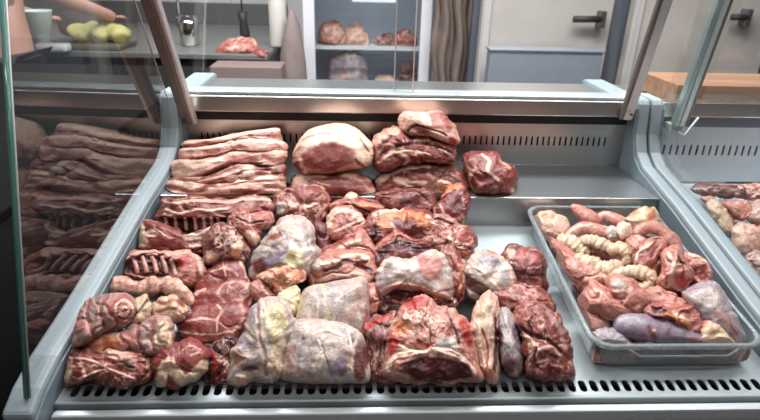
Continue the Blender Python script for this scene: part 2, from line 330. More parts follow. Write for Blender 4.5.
# white container and small white pack
p = onZ(33, 52, .90); o = lathe('plastic_beaker', [(.045,.0),(.05,.01),(.085,.20),(.088,.205),(.08,.20),(.048,.02)], (p[0], p[1]+.1, .902), plain('white_plastic', (205,215,212), .4)); tag(o, 'white tapered plastic beaker on the counter behind the worker', 'beaker')
p = onZ(44, 54, .90); o = box('paper_pack', p[0]-.07, p[0]+.10, p[1]+.04, p[1]+.12, .902, .945, plain('white_paper', (190,188,192), .6), None, .015); tag(o, 'small white paper pack lying beside the white beaker', 'pack')
p = onZ(55, 46, .90); o = blob('knife_bag', (p[0]+.02, p[1]+.30, .99), .10, plain('dark_cloth', (58,46,46), .8), 7, .1, (1.3,.7,.88)); tag(o, 'dark brown bag on the counter between beaker and cabbages', 'bag')
# tap
fx, fz = onZ(186, 45, .90)[0], .90; fy = 4.55
tp = empty('kitchen_tap', (onZ(180,36,.90)[0], 4.6, .902), 'chrome gooseneck tap at the kitchen sink', 'tap')
chrome = plain('chrome', (215,215,215), .15, 1); x0 = at(181, 30, 4.6)[0]
pts = [(x0, 4.6, .902), (x0, 4.6, 1.12)]+[(x0-.12+.12*math.cos(a), 4.6, 1.12+.12*math.sin(a)) for a in [math.pi*k/10 for k in range(1, 10)]]+[(x0-.24, 4.6, 1.06)]
wrap(tp, tube('spout', pts, .012, chrome)); wrap(tp, lathe('base', [(.035,0),(.035,.05),(.015,.07)], (x0, 4.6, .902), chrome))
p = onZ(186, 48, .90); o = lathe('steel_jug', [(.05,0),(.055,.01),(.06,.13),(.045,.17),(.04,.16),(.05,.02)], (p[0], p[1]+.1, .902), chrome); tag(o, 'shiny steel jug on the counter below the tap', 'jug')
# hanging dark scale hook
h0 = at(239, -40, 3.9); h1 = at(242, 14, 3.9)
hk = empty('hanging_grip', tuple(h1), 'black grip hanging on a thin cord over the red meat', 'tool'); bl = plain('black_rubber', (38,36,35), .6)
wrap(hk, tube('cord', [(h0[0], 3.9, 3.0), tuple(h0), (h1[0], 3.9, h1[2]-.02)], .005, bl))
g0, g1 = at(242, 12, 3.9), at(246, 42, 3.9)
wrap(hk, tube('grip', [tuple(g0), tuple((g0*.7+g1*.3)), tuple((g0*.3+g1*.7)), tuple(g1)], [.035,.024,.034,.026], bl)); 
# brown butcher block under meats
p0, p1 = onZ(213, 57, .90), onZ(284, 57, .90)
bk = box('butcher_block', p0[0]+.0, p1[0], 3.05, 3.24, .0, .868, plain('block_wood', (126,108,102), .6, 0, .15, (5,5,30)), None, .006); tag(bk, 'brownish butcher block standing in front of the steel counter', 'butcher block')
rm = plain('raw_meat_far', (168,84,80), .45, 0, .35, (22,22,22), .3); rm2 = plain('red_meat_far', (140,44,46), .4, 0, .3, (22,22,22), .3)
p = onZ(272, 55, .90); o = lathe('canister', [(.05,0),(.053,.01),(.053,.27),(.045,.30),(.02,.31)], (p[0], 3.58, .902), plain('canister_white', (196,190,182), .5)); tag(o, 'tall off-white canister on the counter beside the red meat', 'canister')
pk = plain('brown_sack', (128,112,108), .8, 0, .3, (12,12,12), .4)
p = at(290, 62, 3.5); o = blob('sack', (p[0]+.02, 3.5, .555), .555, pk, 9, .06, (.155,.16,1.0)); tag(o, 'tall brown sack standing beside the white refrigerator frame', 'sack')
# ---- glass-door refrigerator
fr = empty('refrigerator', (at(365, 80, 4.0)[0], 4.0, 0), 'white framed glass-door refrigerator with meat on its wire shelves', 'refrigerator')
fw_ = plain('fridge_white', (214,212,216), .4); fi = plain('fridge_inner', (158,164,176), .5, 0, .15, (5,5,5)); xa, xb, xc, xd = [at(x, 80, 3.9)[0] for x in (291, 305, 425, 434)]
wrap(fr, box('back_panel', xa, xd, 4.50, 4.52, .1, 2.1, fi, None, 0))
wrap(fr, box('side_wall', xa, xa+.02, 3.92, 4.5, .1, 2.1, plain('fridge_side', (140,138,138), .4, .3), None, 0)); wrap(fr, box('side_wall', xd-.02, xd, 3.92, 4.5, .1, 2.1, fi, None, 0))
wrap(fr, box('base', xa, xd, 3.92, 4.5, .0, .1, fw_, None, 0)); wrap(fr, box('top', xa, xd, 3.92, 4.5, 2.1, 2.12, fw_, None, 0))
dr = wrap(fr, box('door_frame', xb, xb+.075, 3.88, 3.918, .1, 2.1, fw_, None, .004)); wrap(fr, box('door_frame', xc-.05, xc+.02, 3.88, 3.918, .1, 2.1, fw_, None, .004))
wrap(fr, box('door_seal', xa+.0, xb, 3.885, 3.918, .1, 2.1, plain('fridge_seal', (138,136,136), .5), None, 0))
bm = bmesh.new(); v = [bm.verts.new(p) for p in ((xb+.07,3.9,.1),(xc-.05,3.9,.1),(xc-.05,3.9,2.1),(xb+.07,3.9,2.1))]; bm.faces.new(v); wrap(fr, bm_obj('door_glass', bm, M['gclear'], None, 0))
zs = [at(365, 46, 4.1)[2], at(365, 88, 4.15)[2], at(365, -6, 4.1)[2]]
for z in zs:
    bm = bmesh.new(); addbox(bm, xa+.03, xd-.03, 3.99, 4.01, z-.012, z+.004)
    for k in range(14): addbox(bm, xa+.03, xd-.03, 4.03+.032*k, 4.036+.032*k, z-.004, z)
    wrap(fr, bm_obj('wire_shelf', bm, plain('shelf_wire', (205,205,208), .4), None, 0))
mm = plain('fridge_meat', (176,124,108), .5, 0, .45, (20,20,20), .4); md = plain('fridge_meat_dark', (96,52,48), .5, 0, .4, (20,20,20), .4); mg = plain('wrapped_grey', (128,124,128), .5, 0, .15, (12,12,12), .2)
lp = at(375, 1, 4.1); 
o = box('lamp_tube', at(352,0,3.98)[0], at(396,0,3.98)[0], 3.97, 3.985, lp[2]-.002, lp[2]+.03, plain('lamp_white', (235,240,240), .4), None, .004); o.parent = fr; o.matrix_parent_inverse = fr.matrix_basis.inverted()
# ---- brown garment and steel cold room doors
ap = plain('brown_cloth', (112,96,88), .85, 0, .55, (11,11,7), .3)
pa, pb = at(432, 50, 3.78)[0], at(478, 50, 3.78)[0]
bm = bmesh.new(); W_, H_ = 40, 26; gv = []
for j in range(H_):
    row = []
    for i in range(W_):
        f = i/(W_-1); z = .55+1.45*j/(H_-1); y = 3.74+.035*math.sin(f*19+j*.10)+.02*math.sin(f*41+j*.33)
        row.append(bm.verts.new((pa+(pb-pa)*f+.012*math.sin(j*.8+f*5), y, z)))
    gv.append(row)
for j in range(H_-1):
    for i in range(W_-1): bm.faces.new([gv[j][i], gv[j][i+1], gv[j+1][i+1], gv[j+1][i]])
o = bm_obj('hanging_coat', bm, ap, None, 0, True); sm = o.modifiers.new('s', 'SOLIDIFY'); sm.thickness = .01; tag(o, 'dark brown coat hanging in folds between refrigerator and steel doors', 'coat')
S(box('wall_partition', xd+.01, at(478,50,3.9)[0]+.3, 3.86, 3.9, 0, 2.6, plain('partition', (92,88,86), .7), None, 0))
st2 = plain('cold_door_steel', (200,192,184), .38, .35, .22, (2,2,3.5), .04); stl = plain('cold_door_strip', (215,213,210), .35, .4)
def cold(x0, x1, Y, hx0, hx1, hy, label):
    xa, xb = at(x0, 50, Y)[0], at(x1, 50, Y)[0]
    e = empty('cold_room_door', ((xa+xb)/2, Y, 0), label, 'door')
    wrap(e, box('leaf', xa, xb, Y, Y+.08, 0.05, 2.2, st2, None, .006)); wrap(e, box('edge_strip', xa+.01, xa+.05, Y-.012, Y-.001, .05, 2.2, stl, None, .003))
    a, b_ = at(hx0, hy, Y-.05), at(hx1, hy, Y-.05)
    h = wrap(e, tube('handle', [(a[0], Y-.06, a[2]), (b_[0], Y-.06, b_[2])], .019, bl)); 
    m_ = box('handle_mount', b_[0]-.012, b_[0]+.022, Y-.075, Y-.001, b_[2]-.05, b_[2]+.045, plain('mount_grey', (92,90,90), .4, .6), None, .004); wrap(e, m_)
    return e
cold(479, 606, 3.5, 573, 601, 19, 'stainless cold room door with black bar handle, left of the right strut')
cold(627, 765, 3.5, 731, 746, 17, 'stainless cold room door with black bar handle, right of the right strut')
S(box('wall_cold_room', at(470,50,3.6)[0], 3.5, 3.60, 3.66, 0, 2.6, plain('cold_frame', (98,104,116), .5, .5), None, 0))
p0, p1 = at(491, 48, 3.3), at(598, 84, 3.3)
o = empty('door_lower_panel', ((p0[0]+p1[0])/2, 3.35, 0), 'flat blue-grey lower panel of the left cold room door', 'cabinet')  # the door's lower panel, built as a shallow body with a top
bs = plain('blue_steel', (150,158,168), .4, .4, .2, (5,5,5)); wrap(o, box('body', p0[0], p1[0], 3.3, 3.39, .0, p0[2]-.02, bs, None, .006)); wrap(o, box('top', p0[0]-.01, p1[0]+.01, 3.29, 3.40, p0[2]-.018, p0[2], bs, None, .006))
# ---- the worker behind the case (skin-modifier body)
def skin_body(name, nodes, edges, mat, parent=None, root=0, sub=2):
    me = bpy.data.meshes.new(name); me.from_pydata([n[:3] for n in nodes], edges, []); me.materials.append(mat); o = link(bpy.data.objects.new(name, me), parent)
    s = o.modifiers.new('s', 'SKIN'); s.use_smooth_shade = True
    for i, n in enumerate(nodes): d = me.skin_vertices[0].data[i]; d.radius = (n[3], n[4] if len(n) > 4 else n[3]); d.use_root = (i == root)
    ss = o.modifiers.new('u', 'SUBSURF'); ss.levels = sub; ss.render_levels = sub; return o
skinm = plain('skin', (184,140,124), .5); shirt = plain('brown_shirt', (128,98,88), .8, 0, .2, (10,10,10)); trous = plain('dark_trousers', (46,42,44), .8); hairm = plain('hair_dark', (34,26,22), .7)
pc = at(14, 75, 2.95); px, py = pc[0]-.06, 2.95
pe = empty('person', (px, py, 0), 'person in a brown shirt working with bare forearms at the counter', 'person')
sh = 1.42; N0 = [(px,py,.95,.16,.12),(px,py,1.12,.15,.11),(px,py+.02,1.32,.18,.12),(px,py+.03,sh+.06,.10,.08),(px,py+.05,1.56,.055),(px,py+.10,1.68,.085,.10),(px,py+.10,1.77,.075,.09),
      (px+.19,py+.03,sh,.065),(px+.26,py+.15,1.20,.05),(px+.36,py+.42,1.10,.036),(px+.40,py+.52,1.06,.035),
      (px-.19,py+.03,sh,.065),(px-.24,py+.16,1.20,.05),(px-.05,py+.45,1.08,.036),(px+.02,py+.52,1.05,.035),
      (px+.09,py,.88,.10),(px+.10,py+.01,.48,.065),(px+.10,py-.01,.09,.045),(px+.10,py+.13,.045,.04),(px-.09,py,.88,.10),(px-.10,py+.01,.48,.065),(px-.10,py-.01,.09,.045),(px-.10,py+.13,.045,.04)]
E0 = [(0,1),(1,2),(2,3),(3,4),(4,5),(5,6),(2,7),(7,8),(8,9),(9,10),(2,11),(11,12),(12,13),(13,14),(0,15),(15,16),(16,17),(17,18),(0,19),(19,20),(20,21),(21,22)]
body = wrap(pe, skin_body('body', N0, E0, skinm))
for hx, hy, hz, sd in ((px+.40,py+.52,1.06,1),(px+.02,py+.52,1.05,-1)):
    for k in range(4): wrap(pe, tube('finger', [(hx+(k-1.5)*.018, hy+.02, hz+.004), (hx+(k-1.5)*.021, hy+.06+.006*(k in (1,2)), hz-.002), (hx+(k-1.5)*.022, hy+.085+.01*(k in (1,2)), hz-.022)], [.0095,.0085,.007], skinm, None, 8))
    wrap(pe, tube('thumb', [(hx-sd*.025, hy, hz), (hx-sd*.05, hy+.03, hz-.005), (hx-sd*.048, hy+.055, hz-.018)], [.012,.010,.008], skinm, None, 8))
Ns = [(px,py,.72,.18,.14),(px,py,.90,.175,.135),(px,py,1.12,.165,.125),(px,py+.02,1.32,.195,.135),(px,py+.03,sh+.05,.09,.08),(px+.20,py+.03,sh,.08),(px+.25,py+.12,1.26,.068),(px-.20,py+.03,sh,.08),(px-.235,py+.12,1.26,.068)]
wrap(pe, skin_body('shirt', Ns, [(0,1),(1,2),(2,3),(3,4),(3,5),(5,6),(3,7),(7,8)], shirt))
wrap(pe, skin_body('trousers', [(px,py,.92,.17,.13),(px+.09,py,.86,.115),(px+.10,py+.01,.48,.085),(px+.10,py-.01,.10,.07),(px-.09,py,.86,.115),(px-.10,py+.01,.48,.085),(px-.10,py-.01,.10,.07)], [(0,1),(1,2),(2,3),(0,4),(4,5),(5,6)], trous))
wrap(pe, blob('hair', (px, py+.075, 1.76), 1, hairm, 2, .05, (.095,.105,.09)))

# ================================================================== LIGHT
def area(name, loc, rot, sx, sy, power, col=(1,1,1)):
    l = bpy.data.lights.new(name, 'AREA'); l.shape = 'RECTANGLE'; l.size = sx; l.size_y = sy; l.energy = power; l.color = col
    o = bpy.data.objects.new(name, l); o.location = loc; o.rotation_euler = rot; COL.objects.link(o); return o
area('ceiling_lamp_case', (.1, 1.3, 2.2), (0, 0, 0), 1.5, .08, 13.5, (1,.98,.96))
for y_, x_ in ((-.1, -.7), (-.1, .9), (-1.1, .1)): area('ceiling_lamp_front', (x_, y_, 2.9), (math.radians(8), 0, 0), 1.2, .07, 7.5, (1,.985,.97))
area('ceiling_lamp_kitchen', (-.2, 2.2, 2.9), (math.radians(12), 0, 0), 3.6, .5, 175, (.98,.98,1))
area('fill_second_case', (1.5, 1.1, 2.3), (0, 0, 0), 1.0, .3, 13, (.97,.98,1))  # unseen fill light added to brighten the second case's back panel
w = bpy.data.worlds.new('w'); bpy.context.scene.world = w; w.use_nodes = True; w.node_tree.nodes['Background'].inputs[0].default_value = (.8,.85,.9,1); w.node_tree.nodes['Background'].inputs[1].default_value = .3
cam = bpy.data.cameras.new('camera'); cam.sensor_width = 36; cam.lens = 36*FOC/760; co = bpy.data.objects.new('camera', cam); COL.objects.link(co)
from mathutils import Matrix
Rm = Matrix(((RT[0], UP[0], -FW[0]), (RT[1], UP[1], -FW[1]), (RT[2], UP[2], -FW[2]))).to_4x4(); Rm.translation = Vector(EYE); co.matrix_world = Rm
cam.dof.use_dof = True; cam.dof.focus_distance = 1.1; cam.dof.aperture_fstop = 5.6; cam.clip_start = .02
sc = bpy.context.scene; sc.camera = co
sc.view_settings.view_transform = 'Standard'; sc.view_settings.look = 'None'; sc.view_settings.gamma = 1; sc.view_settings.exposure = .12; sc.view_settings.use_curve_mapping = False
# ================================================================== MEAT
PAL = dict(r=(126,59,55), d=(70,27,30), k=(160,126,118), f=(208,166,148), w=(180,166,158), o=(198,122,86), p=(178,118,106), g=(150,140,146),
           y=(200,184,144), b=(34,14,16), c=(196,172,144), u=(124,106,120), v=(160,48,42), m=(102,50,50), t=(156,86,78), h=(222,190,170))
PAL = {k: np.array(s2l(v)) for k, v in PAL.items()}
def _hash(ix, iy, iz, s):
    h = (ix.astype(np.int64)*374761393 + iy.astype(np.int64)*668265263 + iz.astype(np.int64)*2147483647 + s*974634777) & 0xffffffff
    h = ((h ^ (h >> 13))*1274126177) & 0xffffffff; h = (h ^ (h >> 16)) & 0xffffffff
    h = (h*2246822519) & 0xffffffff; h = h ^ (h >> 15)
    return (h & 0xffff)/65535.0
def vnoise(P, s=0):
    I = np.floor(P).astype(np.int64); F = P-I; F = F*F*F*(F*(F*6-15)+10); r = 0
    for a in (0, 1):
        for b_ in (0, 1):
            for c_ in (0, 1):
                wgt = (F[:,0] if a else 1-F[:,0])*(F[:,1] if b_ else 1-F[:,1])*(F[:,2] if c_ else 1-F[:,2])
                r = r+wgt*_hash(I[:,0]+a, I[:,1]+b_, I[:,2]+c_, s)
    return r*2-1
def fbm(P, s=0, o=3):
    r = 0; a = 1; t = 0
    for k in range(o): r = r+a*vnoise(P*2**k+17.3*k, s+k); t += a; a *= .55
    return r/t
def sst(a, b_, x): t = np.clip((x-a)/(b_-a), 0, 1); return t*t*(3-2*t)
def catmull(pts, n, closed=True):
    P = np.array(pts, float); m = len(P); out = []
    segs = m if closed else m-1
    k = max(2, int(math.ceil(n/segs)))
    for i in range(segs):
        if closed: a, b_, c_, d = P[(i-1) % m], P[i], P[(i+1) % m], P[(i+2) % m]
        else: a, b_, c_, d = P[max(i-1, 0)], P[i], P[i+1], P[min(i+2, m-1)]
        for j in range(k):
            t = j/k; out.append(.5*((2*b_)+(-a+c_)*t+(2*a-5*b_+4*c_-d)*t*t+(-a+3*b_-3*c_+d)*t**3))
    if not closed: out.append(P[-1])
    return np.array(out)
def pts_of(s): v = [float(x) for x in s.replace(',', ' ').split()]; return [tuple(v[i:i+2]) for i in range(0, len(v), 2)]
def polydist(uv, pts):
    P = np.array(pts, float); best = np.full(len(uv), 1e9)
    if len(P) == 1: return np.hypot(*(uv-P[0]).T)
    for a, b_ in zip(P, P[1:]):
        d = b_-a; t = np.clip(((uv-a)@d)/max(d@d, 1e-9), 0, 1); q = a+t[:,None]*d; best = np.minimum(best, np.hypot(*(uv-q).T))
    return best
TRAYX = (.412, .705)
def ground(kind):
    if kind == 'deck': return (0, FY, FZ), DN
    if kind == 'shelf': return (0, 0, SHZ), (0, 0, 1)
    if kind == 'tray': return (0, FY, FZ+.006), DN
    if kind == 'deck2': return (0, .72, .748), (0, -.1, .723)
SEED = [0]
def paint(uv, hh, base, seed, scale, ang, stretch, fat, fatc, dark, marks, front):
    """tissue colour + relief (px) for points uv (px) with height hh"""
    ca, sa = math.cos(ang), math.sin(ang)
    a = uv[:,0]*ca+uv[:,1]*sa; b_ = -uv[:,0]*sa+uv[:,1]*ca
    wx = fbm(np.c_[uv/9, hh/9], seed+50, 2); wy = fbm(np.c_[uv/9, hh/9], seed+70, 2)
    wuv = uv+np.c_[wx, wy]*3.6
    Q = np.c_[a/(scale*stretch), b_/scale, hh/scale]+np.c_[wx, wy, wx*0]*.35
    n1 = fbm(Q, seed, 3); n2 = fbm(Q*1.9+9, seed+5, 3)
    patchy = sst(-.35, .35, fbm(np.c_[uv/13, hh/13], seed+23, 2)); web = 1-np.abs(n1)*2.6; web2 = 1-np.abs(n2)*2.6
    col = np.repeat(PAL[base][None], len(uv), 0)
    SP = scale; low = fbm(np.c_[uv/14, hh/14], seed+9, 2)
    col = col*(1+.22*low[:,None])
    rel = 1.0*n1
    if base in 'wg':
        m1 = fbm(np.c_[uv/11, hh/11], seed+61, 2); m2_ = fbm(np.c_[uv/15+5, hh/15], seed+67, 2); vn = sst(.9, 1.0, 1-np.abs(fbm(np.c_[uv/12, hh/12], seed+71, 2))*1.5)
        for q_, k_ in (('u', sst(.1, .6, m1)*.45), ('y', sst(.1, .6, -m1)*.3), ('p', sst(.15, .6, m2_)*.4), ('h', vn*.35)): col = col*(1-k_[:,None])+PAL[q_][None]*k_[:,None]
    if dark: k = sst(.05, .45, n2)*dark; col = col*(1-k[:,None])+PAL['d' if base not in 'wgcyf' else 't'][None]*k[:,None]; rel = rel-k*.8
    if fat:
        k = np.clip(sst(1-fat*1.9, 1-fat*.3, web)+.35*sst(1-fat*1.2, 1-fat*.2, web2), 0, 1)*(.25+.65*patchy)
        col = col*(1-k[:,None])+PAL[fatc][None]*k[:,None]; rel = rel+k*1.0
    for mk in marks:
        kind, c = mk[0], mk[1]
        if kind == 'e':    # ellipse cx cy rx ry rot dh
            cx, cy, rx, ry = mk[2:6]; ro = math.radians(mk[6]) if len(mk) > 6 else 0; dh = mk[7] if len(mk) > 7 else 0
            du, dv = wuv[:,0]-cx, wuv[:,1]-cy; x = (du*math.cos(ro)+dv*math.sin(ro))/rx; y = (-du*math.sin(ro)+dv*math.cos(ro))/ry
            r = np.hypot(x, y); s_ = min(rx, ry); q = min(1.7/s_, .5); k = (1-sst(1-q, 1+q, r))*np.clip(.97+.3*n2, .6, 1)
        else:              # stroke width dh pts; dark sunken ones paint crease shade
            wd, dh, P = mk[2], mk[3], mk[4]; r = polydist(uv*.6+wuv*.4, catmull(pts_of(P), 24, False) if len(pts_of(P)) > 2 else pts_of(P)); k = (1-sst(wd/2-min(1.1, wd*.25), wd/2+.4+min(1.1, wd*.2), r))*np.clip(.97+.35*n1, .5, 1)
        k = k*front
        if c != '-':
            tex = 1+.16*n2[:,None]; col = col*(1-k[:,None])+PAL[c][None]*tex*k[:,None]
        rel = rel+k*dh
    return np.clip(col, 0, 1), rel, (n1, n2)
PIECES = {}
def place(uv, w, Db, vb, lean):
    D = Db+lean*(vb-uv[:,1])*Db/FOC-w*Db/FOC
    R = FW[None]+RT[None]*((uv[:,0:1]-380)/FOC)-UP[None]*((uv[:,1:2]-210)/FOC)
    return EYE[None]+R*D[:,None]
def settle(V, gnd, Y, mn=.0012):
    if gnd in ('deck', 'tray', 'deck2'):
        V[:,1] = np.minimum(V[:,1], RY-.004 if gnd != 'deck2' else 1.43)
        g = (deck_z(V[:,1]) if gnd != 'deck2' else .748+(V[:,1]-.72)*.1/.723)+(.008 if gnd == 'tray' else 0)
        if gnd == 'deck': V[:,0] = np.maximum(V[:,0], XL-(1.444-V[:,1])*.045+.003)
        if gnd == 'tray': V[:,0] = np.clip(V[:,0], TRAYX[0]+.007, TRAYX[1]-.007); V[:,1] = np.maximum(V[:,1], .768)
    elif gnd == 'air': return V
    elif gnd == 'shelf': g = SHZ; V[:,1] = np.minimum(V[:,1], BY-.006)
    V[:,2] = np.maximum(V[:,2], g+mn); return V
def base_depth(u, v, gnd, Y, lift):
    d = ray(u, v)
    if Y is not None: return (Y-EYE[1])/d[1]
    p0, n = ground(gnd); p0 = np.array(p0, float)+np.array([0, 0, lift]); n = np.array(n, float)
    return np.dot(p0-EYE, n)/np.dot(d, n)
def finish(name, V, F, col, label, cat, group, key):
    me = bpy.data.meshes.new(name); me.from_pydata(V.tolist(), [], F); me.update()
    me.polygons.foreach_set('use_smooth', [True]*len(me.polygons)); me.materials.append(M['meat'])
    ca = me.color_attributes.new('tissue', 'FLOAT_COLOR', 'POINT'); ca.data.foreach_set('color', np.c_[col, np.ones(len(col))].ravel().astype(np.float32))
    o = bpy.data.objects.new(name, me); COL.objects.link(o); tag(o, label, cat, group); PIECES[key] = o; return o
def lump(key, name, label, outline, t=22, base='r', gnd='deck', Y=None, lift=.004, lean=.45, e=(.8,.75), sc=9, ang=0, st=2.0, fat=.0, fatc='f', dark=.25, amp=1.0, jag=1.0, back=.8, cat='meat', group=None, marks=(), ctr=None):
    SEED[0] += 11; seed = SEED[0]
    P = pts_of(outline); per = sum(math.dist(P[i], P[i-1]) for i in range(len(P)))
    seg = int(min(240, max(56, per*.85))); O = catmull(P, seg); seg = len(O)
    c0 = np.array(ctr if ctr else O.mean(0)); rad = np.hypot(*(O-c0).T).mean()
    ang_n = np.c_[np.cos(np.linspace(0, 2*math.pi, seg, False)), np.sin(np.linspace(0, 2*math.pi, seg, False))]
    O = O+(O-c0)/np.maximum(np.hypot(*(O-c0).T), 1)[:,None]*((fbm(np.c_[O/5, np.zeros(seg)], seed+3, 2)*1.9+fbm(np.c_[O/11, np.zeros(seg)], seed+4, 1)*(2.2 if base in 'rdmpto' else .8))*jag)[:,None]
    nf = int(min(60, max(14, rad*.95))); nb = max(7, nf//4)
    ph = [(.5*math.pi)*(i/nf)**.9 for i in range(1, nf+1)]+[.5*math.pi*(1+i/nb) for i in range(1, nb)]
    UVs, H, RHO = [c0[None]], [np.array([t])], [np.array([0.])]
    for p in ph:
        rho = abs(math.sin(p))**e[0] if p > .5*math.pi else (math.sin(p))**(1.0); 
        if p <= .5*math.pi: h = t*max(0, math.cos(p))**e[1] if p < .5*math.pi-1e-6 else 0.
        else: h = -t*back*abs(math.cos(p))**e[1]
        UVs.append(c0+(O-c0)*rho); H.append(np.full(seg, h)); RHO.append(np.full(seg, rho))
    UVs.append(c0[None]); H.append(np.array([-t*back])); RHO.append(np.array([0.]))
    uv = np.concatenate(UVs); hh = np.concatenate(H); rho = np.concatenate(RHO)
    front = (hh >= -2).astype(float)
    col, rel, _ = paint(uv, hh, base, seed, sc, math.radians(ang), st, fat, fatc, dark, marks, front)
    big = fbm(np.c_[uv/22, hh/22], seed+31, 2)*5*amp+fbm(np.c_[uv/10, hh/10], seed+37, 2)*2.4*amp-sst(.86, 1.0, 1-np.abs(fbm(np.c_[uv/26, hh/26], seed+41, 2))*1.2)*3.0*amp*(base in 'rdmtpk')
    rim = 1-sst(.80, 1.0, rho)*np.where(hh > -1, 1, .5)
    dsp = (big+rel*.85*amp)*rim
    w = hh+dsp*np.where(hh >= 0, 1, -.3)
    vb = max(p[1] for p in P); ub = c0[0]; Db = base_depth(ub, vb, gnd, Y, lift)
    if gnd == 'deck' and vb > 370: Db = base_depth(ub, vb-3.5, gnd, Y, lift)
    V = place(uv, w, Db, vb, lean); V = settle(V, gnd, Y)
    F = [(0, 1+(k+1) % seg, 1+k) for k in range(seg)]; nr = len(ph)
    for r in range(nr-1):
        a = 1+r*seg; b_ = a+seg
        F += [(a+k, a+(k+1) % seg, b_+(k+1) % seg, b_+k) for k in range(seg)]
    a = 1+(nr-1)*seg; L_ = len(V)-1; F += [(a+k, a+(k+1) % seg, L_) for k in range(seg)]
    o = finish(name, V, F, col, label, cat, group, key); o['_'] = 0; del o['_']
    PIECES[key] = (o, uv, w, Db, vb, lean); return o
def worm(key, name, label, path, radii, base='p', gnd='deck', Y=None, lift=.004, lean=.45, z=None, sc=6, ang=0, st=1.5, fat=0, fatc='f', dark=.15, amp=1.0, cat='meat', group=None, marks=(), flat=.85, wrinkle=0, vb=None, h0=0):
    SEED[0] += 11; seed = SEED[0]
    P = pts_of(path); R = radii if hasattr(radii, '__len__') else [radii]*len(P)
    z = z if z is not None else [0]*len(P)
    X = catmull([(p[0], p[1], r, q) for p, r, q in zip(P, R, z)], max(30, int(sum(math.dist(P[i], P[i-1]) for i in range(1, len(P)))/1.3)), False)
    ctr, rr, zz = X[:,:2], np.maximum(X[:,2], .5), X[:,3]; n = len(ctr)
    T = np.gradient(ctr, axis=0); T /= np.maximum(np.hypot(*T.T), 1e-6)[:,None]; N = np.c_[-T[:,1], T[:,0]]
    # round the ends
    s = np.r_[0, np.cumsum(np.hypot(*np.diff(ctr, axis=0).T))]
    endr = np.minimum(np.sqrt(np.clip(1-(1-np.clip(s/rr[0], 0, 1))**2, 0.02, 1)), np.sqrt(np.clip(1-(1-np.clip((s[-1]-s)/rr[-1], 0, 1))**2, 0.02, 1)))
    rr = rr*endr; seg = int(max(16, min(48, rr.max()*3.2))); th = np.linspace(0, 2*math.pi, seg, False)
    c_, s_ = np.cos(th), np.sin(th)
    nn = fbm(np.c_[np.repeat(ctr, seg, 0)/7, np.tile(th, n)*.0+np.tile(s_, n)], seed+3, 2)*.16*amp
    if wrinkle: nn = nn-wrinkle*.10*(.5+.5*np.sin(np.repeat(s, seg)*1.15+1.6*np.tile(c_, n)+3*fbm(np.c_[np.repeat(ctr, seg, 0)/6, np.zeros(n*seg)], seed+4, 1)))**2
    rad = np.repeat(rr, seg)*(1+nn)
    uv = np.repeat(ctr, seg, 0)+np.repeat(N, seg, 0)*(rad*np.tile(c_, n))[:,None]; w = rad*np.tile(s_, n)*flat+np.repeat(zz, seg)
    col, rel, _ = paint(uv, w, base, seed, sc, math.radians(ang), st, fat, fatc, dark, marks, (w > -2).astype(float))
    uv = uv+np.repeat(N, seg, 0)*(rel*.25*amp*np.tile(c_, n))[:,None]; w = w+rel*.5*amp*np.tile(s_, n)+h0
    vb = vb or (ctr[:,1]+rr).max(); Db = base_depth(ctr[:,0].mean(), vb, gnd, Y, lift)
    V = settle(place(uv, w, Db, vb, lean), gnd, Y)
    F = [(r*seg+k, r*seg+(k+1) % seg, (r+1)*seg+(k+1) % seg, (r+1)*seg+k) for r in range(n-1) for k in range(seg)]
    F += [tuple(range(seg))[::-1], tuple((n-1)*seg+k for k in range(seg))]
    o = finish(name, V, F, col, label, cat, group, key); PIECES[key] = (o, uv, w, Db, vb, lean); return o
def detail(key, name, path, r, mat, lift_px=.6, label=None):
    """a tube laid on the front surface of a piece: ribs, twine, bone ends"""
    o, uv, w, Db, vb, lean = PIECES[key]; X = catmull(pts_of(path), max(8, 3*len(pts_of(path))), False); P = []
    ff = w > 0
    for p in X:
        d = np.hypot(*(uv[ff]-p).T); k = np.argsort(d)[:4]; P.append((p, w[ff][k].mean()))
    ws = np.array([q[1] for q in P]); ws = np.convolve(np.r_[ws[0], ws, ws[-1]], [.25,.5,.25], 'valid')
    V = place(np.array([q[0] for q in P]), ws+lift_px, Db, vb, lean)
    rs = r*Db/FOC; bm = bmesh.new(); addtube(bm, [tuple(v) for v in V], [rs*.8]+[rs]*(len(V)-2)+[rs*.8], 8)
    c = bm_obj(name, bm, mat, o, 0, True); 
    if label: c['label'] = label
    return c
# ---------------- back shelf
BG = 'pork belly slabs stacked on the back shelf'
S5 = dict(back=.35, fat=.28, e=(.4,.42), jag=.6, amp=.6, st=7, sc=3.2, ang=-12, lean=.35, gnd='shelf', cat='meat')
lump('A5','pork_belly','bottom slab of the pork belly stack, pale fat side with red streaks','167 180 188 184 217 181 246 175 282 174 287 187 284 194 217 198 183 198 166 196',34,'h',Y=1.27,marks=(('s','r',5,-.5,'169 187 180 189 192 192 206 188'),('s','r',5,-.5,'232 193 255 190 270 186 284 189'),('s','t',2.5,0,'205 185 225 186 250 181 284 180'),('s','f',6,1,'170 195 200 196 240 196')),dark=.1,**S5)
lump('A4','pork_belly','dark red pork belly slab second from the bottom of the stack','170 178 198 177 217 170 236 163 251 163 274 168 284 164 287 175 283 183 251 184 232 187 198 188 170 187',32,'r',Y=1.285,marks=(('s','f',2.5,1,'170 183 185 184 205 181 222 176 238 171'),('e','h',247,170,7,5,15,1),('s','f',3,1,'250 178 268 176 285 178'),('s','p',2,1,'172 187 190 188 206 184')),dark=.3,**S5)
